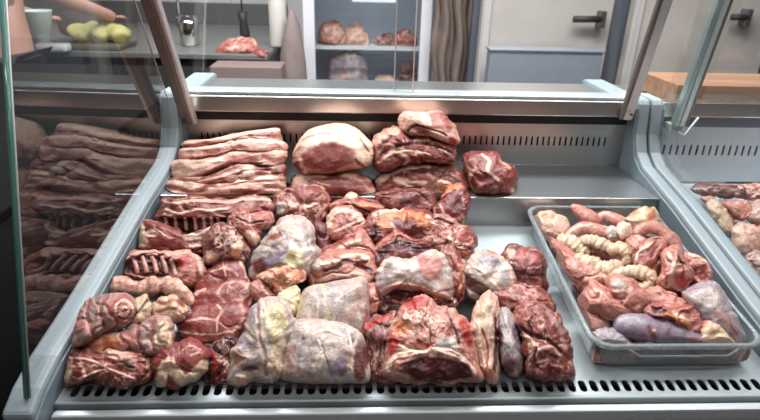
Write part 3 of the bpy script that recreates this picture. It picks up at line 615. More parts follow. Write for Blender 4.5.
lump('A3','pork_belly','thick middle pork belly slab with broad creamy top and red underside','172 161 194 159 213 154 227 148 242 146 267 148 284 148 287 156 280 166 259 162 236 166 217 172 202 178 183 183 172 178',34,'f',Y=1.31,marks=(('s','r',5.5,-.5,'175 181 190 180 205 175 222 167 238 163 255 161'),('e','t',242,158,14,4.5,-8,0),('s','t',4,-.5,'262 156 275 160 284 157'),('s','h',4,1,'180 167 200 166 220 159'),('s','d',1.6,-1,'226 170 240 165 262 163')),dark=.12,**S5)
lump('A2','pork_belly','long pork belly slab second from the top of the stack','181 149 198 147 223 142 244 137 267 138 285 142 288 149 278 153 251 151 227 152 213 158 194 161 181 161',30,'p',Y=1.345,marks=(('s','h',3.5,1,'182 150 200 148 225 144 245 139 283 143'),('s','t',4,-.5,'205 152 222 149 240 146'),('s','r',2,-.5,'190 159 212 156'),('s','f',3,1,'183 155 196 156')),dark=.15,**S5)
lump('A1','pork_belly','topmost pork belly slab of the stack, thin and pinkish','181 144 189 140 208 139 227 135 246 131 263 129 278 128 282 135 283 142 267 143 244 141 227 145 208 148 185 149',28,'p',Y=1.375,marks=(('s','h',3,1,'186 142 208 140 230 136 250 131 279 130'),('s','r',3.5,-.5,'183 147 205 144 222 144 238 139 262 136 280 137'),('s','f',2,1,'235 141 250 137 268 139')),dark=.15,**S5)
R6 = dict(gnd='shelf', lean=.3)
lump('B2','rolled_roast','lower round roast with fat rim under the fat-capped roast on the shelf','290 186 294 177 303 171 337 172 352 170 368 178 375 189 373 196 350 198 320 198 295 198',34,'f',Y=1.27,e=(.6,.55),amp=.5,marks=(('e','r',338,187,29,11,4,-1),('s','f',1.5,1,'318 183 330 186'),('s','t',4,0,'360 176 370 186')),dark=.15,sc=6,**R6)
lump('B1','rolled_roast','round roast with thick creamy fat cap and large red cut face','292 160 294 149 305 133 322 125 337 123 352 126 364 135 373 146 373 160 366 167 352 170 337 173 318 175 303 174 293 165',38,'h',Y=1.29,e=(.6,.5),amp=.45,jag=.5,marks=(('e','r',300,160,9,14,15,0),('e','f',327,157,31,16,-3,1),('e','r',328,157,28,13.5,-3,-2),('s','p',.7,.3,'330 161 338 159'),('s','r',2,-1,'360 139 364 145 369 152'),('s','r',3,-1,'356 160 360 165 366 168'),('s','p',2,.5,'303 140 315 134 330 134'),('s','p',5,.5,'310 172 330 174 350 170')),dark=.06,sc=7,**R6)
lump('C3','shoulder_joint','lowest boned joint of the shelf stack, arched white fat over red meat','375 184 379 174 396 166 415 160 439 161 462 170 471 181 469 193 455 198 410 199 377 198',34,'r',Y=1.27,amp=.8,fat=.16,marks=(('s','h',7,2,'379 181 390 172 410 166 428 167'),('s','f',4,1,'428 176 444 184 458 190'),('s','d',2,-1.5,'412 170 432 170 448 175 462 184'),('s','f',5,1,'395 180 410 184 425 184')),dark=.3,sc=8,**R6)
lump('C2','shoulder_joint','middle boned joint of the shelf stack with deep red folds','374 140 384 129 398 127 408 134 431 135 448 141 457 148 456 161 443 166 420 163 405 165 384 174 375 166',36,'r',Y=1.29,amp=.9,fat=.14,marks=(('s','f',8,1.5,'377 142 384 134 396 131'),('s','d',2.5,-3,'380 156 395 148 412 143 432 145 452 152'),('s','f',3,2,'389 152 394 147 392 155'),('s','h',3,2,'401 155 409 160 405 164'),('s','f',2.5,1.5,'378 163 392 154 410 152 430 155'),('s','f',2,1.5,'440 150 452 155')),dark=.3,sc=8,**R6)
lump('C1','shoulder_joint','topmost joint of the shelf stack, pale fat left and pink muscle right','397 119 403 113 417 111 439 111 450 119 458 130 459 144 448 145 431 139 410 137 400 130',30,'f',Y=1.315,amp=.9,marks=(('e','t',440,121,13,9,20,1),('e','r',420,130,11,4.5,5,-2),('e','v',452,141,6,3,40,0),('s','h',3,1.5,'430 126 428 118 424 114'),('s','d',1.5,-2,'408 131 416 126 430 129 445 136')),dark=.1,fat=.1,sc=8,**R6)
lump('D','boneless_roast','single red roast with fat seam lying alone at the right of the shelf','462 161 467 154 481 150 493 153 512 165 518 179 516 188 512 195 493 197 474 197 470 186 464 174',32,'r',Y=1.26,amp=.7,fat=.07,marks=(('s','h',2.5,1,'482 154 490 161 487 170 493 176 498 180'),('s','h',3,1,'465 163 470 172 468 182 473 192'),('s','f',3,1,'475 168 470 176'),('e','f',512,192,3,4,0,1),('s','f',2,.8,'500 160 510 168')),dark=.2,sc=8,**R6)
# ---------------- deck, left block
RIB = 'rib racks on the deck'
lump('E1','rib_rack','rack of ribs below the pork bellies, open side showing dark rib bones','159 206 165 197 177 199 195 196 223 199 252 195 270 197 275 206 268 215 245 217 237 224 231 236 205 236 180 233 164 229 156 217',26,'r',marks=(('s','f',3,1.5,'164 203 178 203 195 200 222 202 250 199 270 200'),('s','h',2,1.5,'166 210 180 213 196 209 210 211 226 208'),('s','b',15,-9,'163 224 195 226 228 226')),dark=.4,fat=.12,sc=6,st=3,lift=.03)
for x in (165.5,175,185,194.5,203.5,211,218): detail('E1','rib_bone','%g 217 %g 223 %g 230' % (x, x+1, x+1.5), 1.9, M['bone'], .3)
lump('E3b','meat_strip','dark meat roll between the rib rack and the marbled shoulder','238 207 250 202 268 202 275 209 268 218 250 218',12,'m',fat=.2,dark=.4,lift=.05)
lump('E4','shoulder_piece','big red shoulder piece dappled with fat, right of the rib rack','272 206 277 194 288 186 303 183 320 186 330 193 331 205 328 217 318 227 300 227 285 222 275 217',28,'r',fat=.22,sc=7,st=1.2,dark=.3,marks=(('e','w',280,208,5,8,20,1),('e','r',308,191,14,5,0,.5),('s','f',4,1,'290 204 300 207 312 205'),('s','f',3,1,'316 216 326 206')),lift=.03)
lump('E2','loin_piece','long loin with pale gristle end and fat seam on the left side of the deck','134 240 137 225 146 220 159 221 177 229 195 236 209 231 216 224 221 229 215 242 209 253 197 256 177 255 150 254 138 250',26,'r',marks=(('e','c',141,236,6,12,0,1.5),('e','h',152,233,4,4,0,2),('s','h',6,1.5,'186 238 198 237 210 231 217 226'),('s','f',1.2,.5,'156 229 170 238'),('s','f',2,.5,'190 246 203 246')),dark=.25,fat=.07,sc=7,lift=.02)
lump('E3','rib_chunk','pinkish chopped chunk with grooved surface above the marrow bones','229 219 235 207 252 211 270 213 275 222 263 233 261 244 249 246 239 234 228 225',20,'t',fat=.18,sc=4,ang=70,st=3,marks=(('e','h',253,238,9,5,30,1.5),('s','d',1.5,-2,'236 218 246 222 262 222')),lift=.05)
lump('G12','marrow_chunk','neck chunk with exposed marrow bone, between loin and silver shank','204 238 213 227 227 222 239 231 248 241 251 255 240 266 220 266 204 264 203 250',24,'m',fat=.3,sc=5,st=1.2,dark=.5,marks=(('e','c',238,249,7,9,15,3),('e','o',238,252,4,5,0,0),('e','f',212,257,7,4,20,1)),lift=.03)
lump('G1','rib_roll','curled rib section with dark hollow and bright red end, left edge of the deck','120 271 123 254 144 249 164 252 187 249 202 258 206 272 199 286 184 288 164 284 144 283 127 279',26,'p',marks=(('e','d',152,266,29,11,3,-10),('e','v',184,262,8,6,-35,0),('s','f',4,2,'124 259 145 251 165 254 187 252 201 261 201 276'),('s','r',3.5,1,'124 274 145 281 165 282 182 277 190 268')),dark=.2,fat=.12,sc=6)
for k,(x,y) in enumerate(((133,257),(142,256),(152,256),(162,257),(171,259))): detail('G1','rib_bone','%g %g %g %g %g %g' % (x, y, x+3, y+8, x+5, y+17), 2.3, M['bone'], .8)
worm('G2','fat_strip','arched pale strip of fat lying over the tied rolls','99 295 108 288 120 285 138 288 155 286 170 286 183 293 193 305','4 7 9 8 8 8 8 4'.split() and [4,7,9,8,8,8,7,4],'f',fat=.25,fatc='t',dark=.45,amp=2.4,lift=.02,marks=(('s','t',4,-1,'118 293 140 297 160 293'),('e','r',106,292,6,3,-20,0)))
lump('G10','steak','rearmost red steak of the three beside the marbled chunk','206 272 217 261 231 257 243 261 248 272 252 284 245 296 231 298 210 298 195 298 194 284',14,'r',marks=(('s','f',3,1,'240 262 246 274 250 286'),('s','f',1.2,.5,'210 272 226 268 238 276'),('s','f',1,.4,'222 262 226 276')),dark=.12,amp=.35,lift=.014,lean=.6)
lump('G9','steak','middle red steak with oval fat ring, leaning on the steak behind','190 308 192 294 208 286 231 279 245 279 254 287 253 300 248 312 225 318 204 316',14,'r',marks=(('e','f',234,291,17,11,-10,.6),('e','r',234,291,15,9.5,-10,0),('s','f',3,1,'196 293 204 289'),('s','f',2.5,1,'250 282 254 290 250 304'),('s','f',.8,.3,'228 286 236 291 242 299')),dark=.12,amp=.3,lift=.010,lean=.6)
lump('G8','steak','large front steak with T-shaped fat line and pale trimmed edge','175 328 182 318 204 303 221 303 237 300 249 306 250 319 242 331 232 341 205 343 186 342',18,'r',e=(.6,.5),marks=(('s','f',1.8,.6,'216 331 217 320 222 312 217 305'),('s','f',1.8,.6,'186 321 200 319 217 320'),('s','p',3,.8,'240 304 244 314 240 324 232 332'),('s','t',5,-.5,'178 336 200 339 232 337'),('s','f',1.5,.6,'178 331 200 334 226 333 242 326'),('s','f',3,1,'182 319 190 312')),dark=.12,amp=.3,lift=.004,lean=.6)
lump('G4','flank_roll','small curled flank roll with white fat behind the tied roll','150 307 160 297 173 295 186 304 189 313 181 322 168 326 156 321',20,'c',marks=(('s','t',3,-1.5,'156 302 166 303 175 300 184 306'),('s','t',3,-1.5,'158 313 170 308 180 311'),('e','r',182,301,5,3,30,0)),dark=.3,fat=.0,lift=.035)
lump('G3b','flank_flap','pale fat flap folded beside the spiral end of the tied roll','127 314 133 303 145 294 151 304 150 318 137 328 128 324',16,'c',marks=(('s','d',2,-1.5,'133 318 142 308 147 300'),),dark=.15,lift=.045)
lump('G3','tied_roll','tied lamb roll with spiral cut end, nearest the left side of the deck','69 332 72 311 82 302 94 296 109 293 125 293 136 301 139 311 130 326 115 331 100 338 90 344 80 349 71 348',30,'k',marks=(('s','t',3,-3,'90 299 87 314 92 334'),('s','t',3,-3,'107 295 101 308 105 328'),('e','t',122,309,14,14,0,-1),('s','h',1.6,1,'122 309 126 306 128 312 120 316 115 308 121 300 131 303 133 313 124 321'),('s','d',1.2,-1.5,'122 312 129 308 124 303 117 308 118 317 128 318'),('e','p',78,322,6,10,0,.5)),dark=.35,fat=.0,sc=7,lift=.03,lean=.5)
for s_ in ('90 298 87 308 88 320 93 336','106 294 101 306 103 318 108 330'): detail('G3','twine',s_,.7,M['twine'],-.2)
lump('G5','tied_roll','second tied roll with orange fat, lying between the two front left pieces','84 352 90 338 105 332 121 329 141 319 158 315 171 318 175 332 172 350 160 358 140 358 115 356 95 358',26,'k',marks=(('e','o',104,343,17,7,-8,1),('e','p',128,340,9,8,0,1),('s','t',2.5,-3,'139 322 137 335 142 350'),('s','t',2.5,-3,'155 317 151 332 154 350'),('e','c',163,335,8,14,0,1)),dark=.25,fat=.0,lift=.02)
for s_ in ('139 321 137 334 141 349','155 317 151 331 154 349'): detail('G5','twine',s_,.7,M['twine'],-.2)
lump('G6','meat_trimmings','loose folded red trimming with pale fat, at the front left corner','62 366 64 354 71 348 85 349 102 349 113 345 127 349 144 352 153 363 152 377 140 385 129 389 108 387 89 383 77 385 64 386',26,'r',fat=.2,sc=8,ang=25,st=1.8,dark=.4,amp=1.2,marks=(('e','f',116,354,14,5,10,2),('e','f',130,362,7,6,40,1),('e','c',67,372,3,8,0,1),('s','b',2,-3,'124 362 128 366 133 367'),('s','f',2,1,'80 380 100 370 118 372 135 380'),('s','f',2,1,'72 358 90 360 104 366')))
lump('G11','dark_trimming','dark meat scrap in the gap between front roast and long white shank','203 348 216 339 232 334 240 344 240 366 234 382 217 384 204 381',12,'d',dark=.5,fat=.12,marks=(('s','v',4,1,'212 352 216 360 214 370'),('s','v',3,1,'216 377 232 372')))
lump('G7','boneless_roast','round red roast with thick yellowish fat fold, second from the front left corner','149 362 157 350 174 341 190 337 202 341 209 352 210 364 203 377 192 385 178 388 162 388 152 381',28,'r',e=(.65,.55),amp=.6,marks=(('s','c',11,3,'160 384 162 374 167 366 175 371 182 380 192 378 205 366'),('e','f',168,364,7,7,0,2),('s','f',1,.5,'182 350 192 346 200 350'),('s','f',.8,.4,'190 356 198 352')),dark=.2)
# ---------------- deck, middle block
lump('E8','silver_shank','large white silver-skinned shank with purple patch, centre rear of the deck','249 264 260 243 275 224 285 216 301 216 313 224 315 242 321 252 317 266 303 280 285 283 268 285 252 280',34,'w',marks=(('e','r',275,238,10,3.2,-22,-1),('e','u',273,260,15,8,-20,-.5),('e','m',259,267,8,7,0,-.5),('e','y',294,258,9,11,20,1),('s','h',2,1,'270 232 285 222 300 222'),('s','g',2,-1,'300 226 306 240 312 252'),('s','g',3,-1,'283 232 288 245 283 256'),('s','h',2,1,'305 262 312 256')),dark=.12,fat=.0,lift=.02)
lump('E9','fat_crumbles','clump of orange crumbly fat at the foot of the silver-skinned shank','255 277 263 270 275 266 291 266 305 269 303 281 294 286 290 294 280 297 272 291 264 285',18,'o',fat=.3,fatc='h',sc=4,st=1.2,dark=.3,amp=1.8,lift=.035,marks=(('e','f',282,291,7,4,0,1),('e','d',270,291,3,5,0,-2)))
lump('Eq','pale_scrap','small pinkish scrap between the steaks and the long white shank','250 284 262 280 272 288 273 300 262 306 252 298',16,'p',fat=.2,lift=.03)
lump('Ey','yellow_membrane','thin yellowish membrane fold left of the upper white block','276 296 286 288 298 286 302 300 296 316 286 318 278 308',14,'y',fat=.15,fatc='h',lift=.03)
lump('Eb','dark_scrap','dark meat scrap in the shadow between shank and grey layered piece','312 222 322 220 330 230 330 250 322 262 314 250',12,'m',dark=.5,lift=.02)
lump('E5','meat_strip','small reddish strip with orange edge in the rear row of the deck','330 206 338 199 347 196 353 193 365 197 381 201 389 209 375 214 361 219 345 214 334 212',18,'t',marks=(('e','o',368,206,10,4,10,1),('e','h',352,196,6,3,0,1),('s','d',2,-2,'345 204 358 208 370 213')),fat=.15,lift=.05)
lump('E5b','rolled_cutlet','curled pink cutlet with pale fat rim in the middle of the rear row','324 229 328 214 338 207 351 207 363 216 368 228 360 240 338 243 328 241',22,'p',marks=(('s','h',5,2,'328 226 331 214 342 210 354 213 362 222'),('e','r',344,225,9,6,-15,-1),('s','f',2,1,'334 232 344 228 354 224')),dark=.25,fat=.12,lift=.035)
lump('E6','rolled_cutlet','creased cutlet with cream folds in front of the curled pink cutlet','317 254 336 240 353 230 367 232 376 243 376 254 366 262 345 262 330 261',22,'p',marks=(('s','r',4,-1,'318 253 330 248 342 240 354 236'),('s','h',3,1.5,'336 250 348 244 360 240'),('s','h',3,1.5,'350 251 364 248'),('s','r',1.5,-2,'350 246 362 247 372 250'),('s','t',2.5,0,'320 256 350 251')),dark=.2,fat=.12,lift=.03)
lump('E7','layered_breast','layered breast slab with purplish knob at its left end','302 265 310 257 320 253 343 249 371 252 377 263 379 280 372 290 351 290 330 291 312 290 305 276',26,'p',ang=-10,marks=(('e','w',314,263,9,8,0,3),('s','d',4,-2.5,'324 271 336 268 346 262 356 265 372 271'),('s','h',4,2,'322 264 338 260 350 255 368 258'),('s','r',2,-1,'335 257 350 262 366 262'),('s','f',4,1,'315 280 335 277 352 272 370 280'),('s','r',3,-1,'320 285 345 280 365 284')),dark=.15,fat=.1,st=3,lift=.02)
lump('E10r','meat_end','thin red meat edge at the right end of the upper white block','364 288 372 284 379 292 379 304 374 318 364 326',14,'t',fat=.15,lift=.01)
lump('E10','silver_block','white silver-skinned block with yellow seam, behind the front white block','294 324 298 305 306 288 325 283 351 278 366 277 369 291 370 314 367 333 340 338 310 338 297 334',32,'w',e=(.5,.5),jag=.4,amp=.45,marks=(('s','y',2,.8,'322 284 325 300 326 326'),('s','h',1.2,.6,'308 292 318 300 316 320'),('s','h',1.2,.6,'336 300 350 292 362 286'),('s','g',1.5,-.8,'340 286 344 302 336 320'),('s','h',1.2,.6,'345 312 358 304 366 312'),('e','y',300,308,3,14,10,0),('e','t',367,318,3,12,0,0)),dark=.0,fat=.0,lift=.012)
lump('E11','silver_block','front white silver-skinned block with violet and dark red right side','279 378 280 356 288 330 299 319 329 320 346 324 362 334 368 353 370 380 346 384 306 384',34,'w',e=(.5,.5),jag=.4,amp=.6,marks=(('e','m',361,362,8,20,4,-.5),('e','u',340,366,8,11,0,.5),('s','g',3,-2,'303 340 298 356 297 374'),('s','h',2,1,'312 334 326 330 344 336'),('s','g',2,-1.5,'322 346 326 360 332 376'),('s','h',1.5,1,'318 340 322 352 320 370'),('e','d',352,339,4,5,30,-1),('s','h',2,1,'349 330 352 350 352 372'),('e','k',290,360,6,14,10,0)),dark=.0,fat=.0)
lump('E12','shin_joint','long white shin joint with yellow fat reaching the front slots','226 382 231 368 230 352 237 341 243 331 249 311 260 299 273 296 284 300 293 313 297 328 288 346 283 376 272 384 255 382 240 388',32,'w',ctr=(262,345),amp=.9,marks=(('e','y',276,322,13,18,-10,1),('e','c',277,356,8,22,4,2.5),('e','g',252,312,5,10,15,-1),('e','g',244,344,5,7,-40,-1),('e','d',251,368,9,3.2,5,-2),('e','f',240,380,10,5,-10,2),('s','k',3,-2,'258 310 258 330 264 352 266 376'),('e','p',238,358,6,9,0,0),('s','h',1.5,1,'262 304 268 322 264 340'),('s','h',2,1.5,'232 348 242 356 254 358')),dark=.1,fat=.0)
lump('C5','marbled_chunk','purplish marbled chunk in the rear row under the shelf stack','376 197 381 191 397 189 421 188 436 193 436 208 422 216 397 214 384 208',20,'m',fat=.28,fatc='p',sc=5,st=1.3,dark=.5,lift=.055)
lump('C6b','fat_crumbles','lump of orange-tinged fat perched on the upright slab of the rear row','421 185 430 175 448 173 459 180 459 190 447 195 434 193',15,'f',fat=.25,fatc='h',sc=4,st=1.2,dark=.0,amp=1.6,lift=.075,marks=(('e','o',450,187,9,4,-10,0),('e','o',432,181,5,3,0,0)))
lump('C6','upright_slab','upright lilac-red slab at the right end of the rear row','431 211 440 198 448 186 461 185 470 196 468 213 461 228 450 234 436 230',20,'r',marks=(('s','o',4,1,'441 195 449 188 462 187'),('e','m',455,207,9,12,0,-.5),('s','f',1.5,1,'440 204 444 218'),('s','k',2,.5,'462 192 464 206')),dark=.25,fat=.08,lift=.04)
lump('F4b','neck_piece','ragged neck piece with fat strings beside the upright slab','430 215 441 212 454 220 464 228 470 238 462 248 440 248 428 240 424 226',18,'r',fat=.26,sc=5,ang=30,dark=.45,amp=1.3,lift=.045)
lump('F1','shoulder_piece','shoulder piece topped with bright orange fat, centre of the rear rows','362 224 376 210 397 208 413 207 430 212 442 224 442 238 434 247 409 244 389 242 373 244 365 236',28,'r',marks=(('e','o',386,222,9,10,0,1.5),('e','o',405,214,14,5,5,1.5),('e','o',421,219,10,6,30,1.5),('s','h',4,1.5,'374 215 385 211 400 209'),('s','h',3,1.5,'428 216 436 224'),('e','m',408,229,18,6,15,-2),('e','d',374,233,6,8,0,-1),('s','f',2.5,1,'392 224 396 230'),('s','f',3,1,'424 232 436 238')),dark=.2,fat=.1,lift=.04)
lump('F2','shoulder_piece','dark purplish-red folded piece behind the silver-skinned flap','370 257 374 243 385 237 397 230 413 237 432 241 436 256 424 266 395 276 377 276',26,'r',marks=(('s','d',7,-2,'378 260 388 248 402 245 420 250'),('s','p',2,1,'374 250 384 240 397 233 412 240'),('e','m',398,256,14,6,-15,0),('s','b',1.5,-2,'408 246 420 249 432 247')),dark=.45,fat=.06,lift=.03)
lump('F4','neck_piece','knobbly red neck piece with orange fat, right of the dark folded piece','420 240 432 234 446 228 459 222 471 226 478 240 474 254 462 270 446 270 432 260',24,'r',fat=.26,sc=6,st=1.3,dark=.45,amp=1.3,lift=.03,marks=(('s','h',4,2,'449 238 452 248 456 258'),('s','o',3,1,'462 250 470 256'),('e','t',464,236,8,6,0,1)))
lump('F4c','neck_piece','narrow fatty strip standing between the two silver-skinned joints','441 250 452 244 461 256 468 274 467 294 456 304 446 292 442 270',20,'r',fat=.3,sc=5,ang=80,st=2,dark=.4,amp=1.2,lift=.02,marks=(('s','o',3,1,'458 266 461 280 460 292'),))
lump('F6','boneless_roast','dark red roast at the right end of the pile, beside the plastic tray','500 262 506 250 513 244 527 245 541 252 547 266 548 284 545 300 530 306 516 296 508 280',28,'m',fat=.14,dark=.35,marks=(('e','f',511,253,4,4,0,1),('e','t',528,256,12,7,15,1)),lift=.012)
lump('F5','silver_joint','silver-skinned joint with blue-grey patches over dark meat, right of centre','462 272 468 260 478 251 491 250 504 257 515 266 519 280 517 298 507 308 490 306 474 300 464 290',30,'w',marks=(('e','u',495,264,6,6,0,0),('e','g',488,258,9,5,0,1),('s','d',13,-1.5,'464 281 480 289 494 300 506 308'),('s','h',4,1.5,'508 262 513 275 512 292'),('e','o',492,250,5,4,0,1),('s','h',2.5,1,'468 266 482 272 494 284 504 294')),dark=.1,fat=.0,lift=.02)
lump('F3b','shin_piece','dark underside piece showing beneath the silver-skinned flap','376 296 384 286 420 288 450 294 458 306 440 322 405 326 384 318',16,'d',dark=.5,fat=.15,lift=.01,marks=(('s','t',2,1,'392 300 404 304 410 298'),))
lump('F3','silver_flap','silver-skinned flap with pink centre draped over the large front joint','375 279 379 265 386 259 393 256 405 259 417 255 430 249 444 255 453 271 455 290 450 300 432 297 410 291 393 291 380 297',24,'w',marks=(('e','p',431,268,12,12,0,1),('e','t',423,262,5,6,0,-1),('s','p',4,2,'379 294 393 287 410 286 430 292 450 297'),('s','h',3,1.5,'380 270 386 262 394 259'),('s','r',2,-1,'438 292 452 288')),dark=.08,fat=.0,lift=.035)
lump('F11','meat_strip','dark stringy strip along the left flank of the large front joint','364 340 362 328 371 319 383 314 396 312 396 330 396 352 400 372 395 382 371 382 365 362',20,'m',fat=.26,sc=4,ang=75,st=3.5,dark=.6,marks=(('s','v',5,1,'366 328 376 322 390 316'),))
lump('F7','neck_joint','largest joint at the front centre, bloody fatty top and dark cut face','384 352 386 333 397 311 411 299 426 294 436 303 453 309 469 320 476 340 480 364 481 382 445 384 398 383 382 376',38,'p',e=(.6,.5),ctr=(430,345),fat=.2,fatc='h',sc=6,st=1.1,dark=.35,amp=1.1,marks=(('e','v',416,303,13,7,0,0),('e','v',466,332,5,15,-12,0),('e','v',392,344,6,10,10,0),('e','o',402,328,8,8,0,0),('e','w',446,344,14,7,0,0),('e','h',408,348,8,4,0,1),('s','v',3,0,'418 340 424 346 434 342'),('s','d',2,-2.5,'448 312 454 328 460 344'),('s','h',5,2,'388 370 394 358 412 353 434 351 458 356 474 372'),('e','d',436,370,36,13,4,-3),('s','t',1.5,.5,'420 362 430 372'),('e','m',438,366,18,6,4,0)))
lump('F8','shank_piece','pale yellowish shank standing upright right of the large front joint','469 340 472 314 480 297 490 291 499 300 500 327 499 351 500 379 489 384 480 372 473 358',24,'f',marks=(('e','c',484,316,7,18,12,1),('s','d',3,-2,'496 318 496 340 495 372'),('s','t',2,-1.5,'482 330 488 350 486 372'),('s','h',2,1,'478 322 480 344 484 364'),('e','o',490,374,6,4,0,0)),dark=.2,fat=.12,fatc='h',ang=85,st=2)
lump('F9','silver_shank','narrow blue-grey shank wedged beside the pale upright shank','495 322 502 307 513 314 521 340 523 366 517 378 505 374 499 352',32,'g',marks=(('s','w',3,1,'505 318 511 334 512 350'),('e','m',500,335,4,14,-10,-1),('e','m',508,368,7,6,0,0),('s','u',3,-1,'514 330 518 352')),dark=.15,lift=.005)
lump('F10b','shoulder_joint','red upper joint with fat streaks behind the front right roast','486 292 500 284 514 280 538 286 554 301 556 316 540 324 512 318 496 312',26,'r',fat=.22,dark=.4,ang=30,lift=.02)
lump('F10','boneless_roast','long folded red roast at the front right end of the pile','512 314 522 302 536 302 552 308 566 327 573 351 574 374 561 382 540 382 527 376 522 350',34,'r',fat=.2,sc=8,ang=55,st=1.8,dark=.35,amp=1.1,marks=(('s','k',5,1,'548 312 560 330 566 350'),('s','f',4,1.5,'524 334 534 344 530 356'),('s','f',3,1.5,'540 350 552 346 560 356'),('s','d',2.5,-3,'522 328 534 336 548 340 560 352'),('s','h',2,1,'536 362 548 360')))
# ---------------- clear plastic tray on the deck, right
T0X, T1X, TY0, TY1, TH = .410, .710, .754, 1.200, .056
def rrect(x0, x1, y0, y1, r, n=6):
    P = []
    for cx, cy, a0 in ((x1-r,y1-r,0),(x0+r,y1-r,90),(x0+r,y0+r,180),(x1-r,y0+r,270)):
        for k in range(n+1): a = math.radians(a0+90*k/n); P.append((cx+r*math.cos(a), cy+r*math.sin(a)))
    return P
def rings(bm, specs, close_last=True):
    rs = []
    for inset, h, r in specs:
        P = rrect(T0X+inset, T1X-inset, TY0+inset, TY1-inset, r); rs.append([bm.verts.new((x, y, deck_z(y)+h)) for x, y in P])
    n = len(rs[0])
    for a, b_ in zip(rs, rs[1:]):
        for k in range(n): bm.faces.new([a[k], a[(k+1) % n], b_[(k+1) % n], b_[k]])
    if close_last: bm.faces.new(rs[-1])
    return rs
tray = empty('plastic_tray', ((T0X+T1X)/2, .95, deck_z(.95)), 'clear plastic tray full of offal on the right of the deck', 'tray')
bm = bmesh.new(); rings(bm, [(.004,TH,.03),(.006,TH-.008,.028),(.009,.010,.03),(.013,.003,.03),(.024,.002,.03)])
wrap(tray, bm_obj('tray_body', bm, M['tray'], None, 0, True))
bm = bmesh.new(); rs = rings(bm, [(-.004,TH-.004,.034),(-.004,TH+.0005,.034),(-.001,TH+.003,.033),(.004,TH+.002,.031),(.006,TH-.001,.029),(-.004,TH-.004,.034)], False)
wrap(tray, bm_obj('tray_rim', bm, M['trayrim'], None, 0, True))
bm = bmesh.new(); hx0, hx1, yy = .47, .655, TY0-.002
def hz(y, h): return deck_z(y)+h
addtube(bm, [(hx0-.012,yy+.004,hz(yy,TH)),(hx0,yy-.004,hz(yy,TH-.004)),(hx0+.016,yy-.008,hz(yy,TH-.013)),(hx1-.016,yy-.008,hz(yy,TH-.013)),(hx1,yy-.004,hz(yy,TH-.004)),(hx1+.012,yy+.004,hz(yy,TH))], .0022, 8)
wrap(tray, bm_obj('tray_handle', bm, M['trayrim'], None, 0, True))
TG = dict(gnd='tray')
# hidden lower layer seen through the clear front wall
lump('L1','offal_piece','pale piece pressed against the front left wall of the tray','585 340 600 336 625 338 640 350 638 366 618 370 598 368 586 356',14,'k',cat='offal',fat=.2,**TG)
lump('L2','offal_piece','dark purplish piece seen through the middle of the tray front','634 342 660 338 690 344 700 356 696 368 664 370 640 368',14,'u',cat='offal',dark=.3,**TG)
lump('L3','offal_piece','pale pink piece pressed against the front right wall of the tray','694 342 715 336 740 340 750 352 744 366 720 370 700 366',14,'p',cat='offal',fat=.25,**TG)
lump('L0','offal_piece','broad pink membrane underlying the middle of the tray','575 266 600 240 650 238 690 262 712 290 722 322 690 336 640 334 600 330 580 310',10,'t',cat='offal',fat=.2,dark=.3,lean=1.3,amp=.6,lift=.004,**TG)
lump('H1','pale_gland','pale rounded lump with orange blotch in the rear left tray corner','531 220 539 212 552 211 565 217 571 229 566 243 552 243 541 236',22,'f',marks=(('e','o',546,217,6,4,0,0),('s','h',2,1,'548 232 560 236')),cat='offal',dark=.05,lift=.012,**TG)
lump('H6c','pink_membrane','pale pink lacy membrane along the left side of the tray','554 252 566 253 580 260 602 271 616 281 602 290 588 296 578 290 566 274',18,'p',fat=.25,fatc='h',sc=5,dark=.2,cat='offal',lift=.02,**TG)
worm('H1b','membrane_strip','flat pink strip hanging down from the pale lump in the tray','537 232 552 243 566 253 576 261',[3,5,6,5],'p',cat='offal',lift=.03,marks=(('s','r',1.5,-1,'540 232 552 240'),),**TG)
worm('H2','membrane_strip','raised pink strip with pointed tip at the rear of the tray','571 205 578 210 588 217 600 223',[2.5,6,8,6],'p',cat='offal',lift=.045,fat=.12,**TG)
worm('H2c','membrane_strip','pink folded strip touching the rear wall of the tray','594 224 604 216 614 219 628 224',[5,5,6,5],'p',cat='offal',lift=.04,fat=.12,marks=(('s','h',1.5,1,'596 220 604 213 614 217'),),**TG)
worm('H2b','membrane_strip','dark pink ruffled strip across the tray above the pale coils','564 240 574 232 586 228 600 231 613 236 626 240',[4,6,7,7,7,5],'p',cat='offal',lift=.04,fat=.15,dark=.4,marks=(('s','h',1.6,1,'567 233 578 226 590 224'),),**TG)
IG = 'cream coils of intestine in the tray'
for k,(p,r,lf,hh_,lb) in enumerate((
    ('556 240 568 242 580 248 590 254',[7,9,9,7],.028,0,'leftmost cream intestine coil in the tray'),
    ('580 240 592 241 603 245 616 251',[6,7,8,7],.035,2,'upper cream intestine coil below the ruffled pink strip'),
    ('574 256 588 263 600 269 614 268 622 262',[6,9,10,9,6],.03,4,'thick wrinkled cream intestine coil in the middle of the tray'),
    ('607 252 620 248 628 256 624 266',[6,7,7,6],.035,4,'short bent cream intestine coil right of the wrinkled one'),
    ('609 281 622 273 638 272 651 277 645 287 630 286',[6,7,8,7,6,5],.03,4,'lowest cream intestine coil curled beside the red folds'))):
    worm('I%d'%k,'intestine_coil',lb,p,r,'c',cat='offal',group=IG,lift=lf,h0=hh_,wrinkle=1.6,dark=.2,fat=.1,fatc='h',amp=1.5,sc=4,**TG)
lump('H3f','pink_membrane','pinkish lobe between the cream coils and the folded heart','625 240 638 234 650 243 652 256 640 266 628 262',18,'p',fat=.2,fatc='h',cat='offal',lift=.035,**TG)
lump('H3w','white_knob','small whitish knob above the cream coils','604 231 612 226 620 230 619 239 609 240',9,'w',cat='offal',lift=.05,dark=0,**TG)
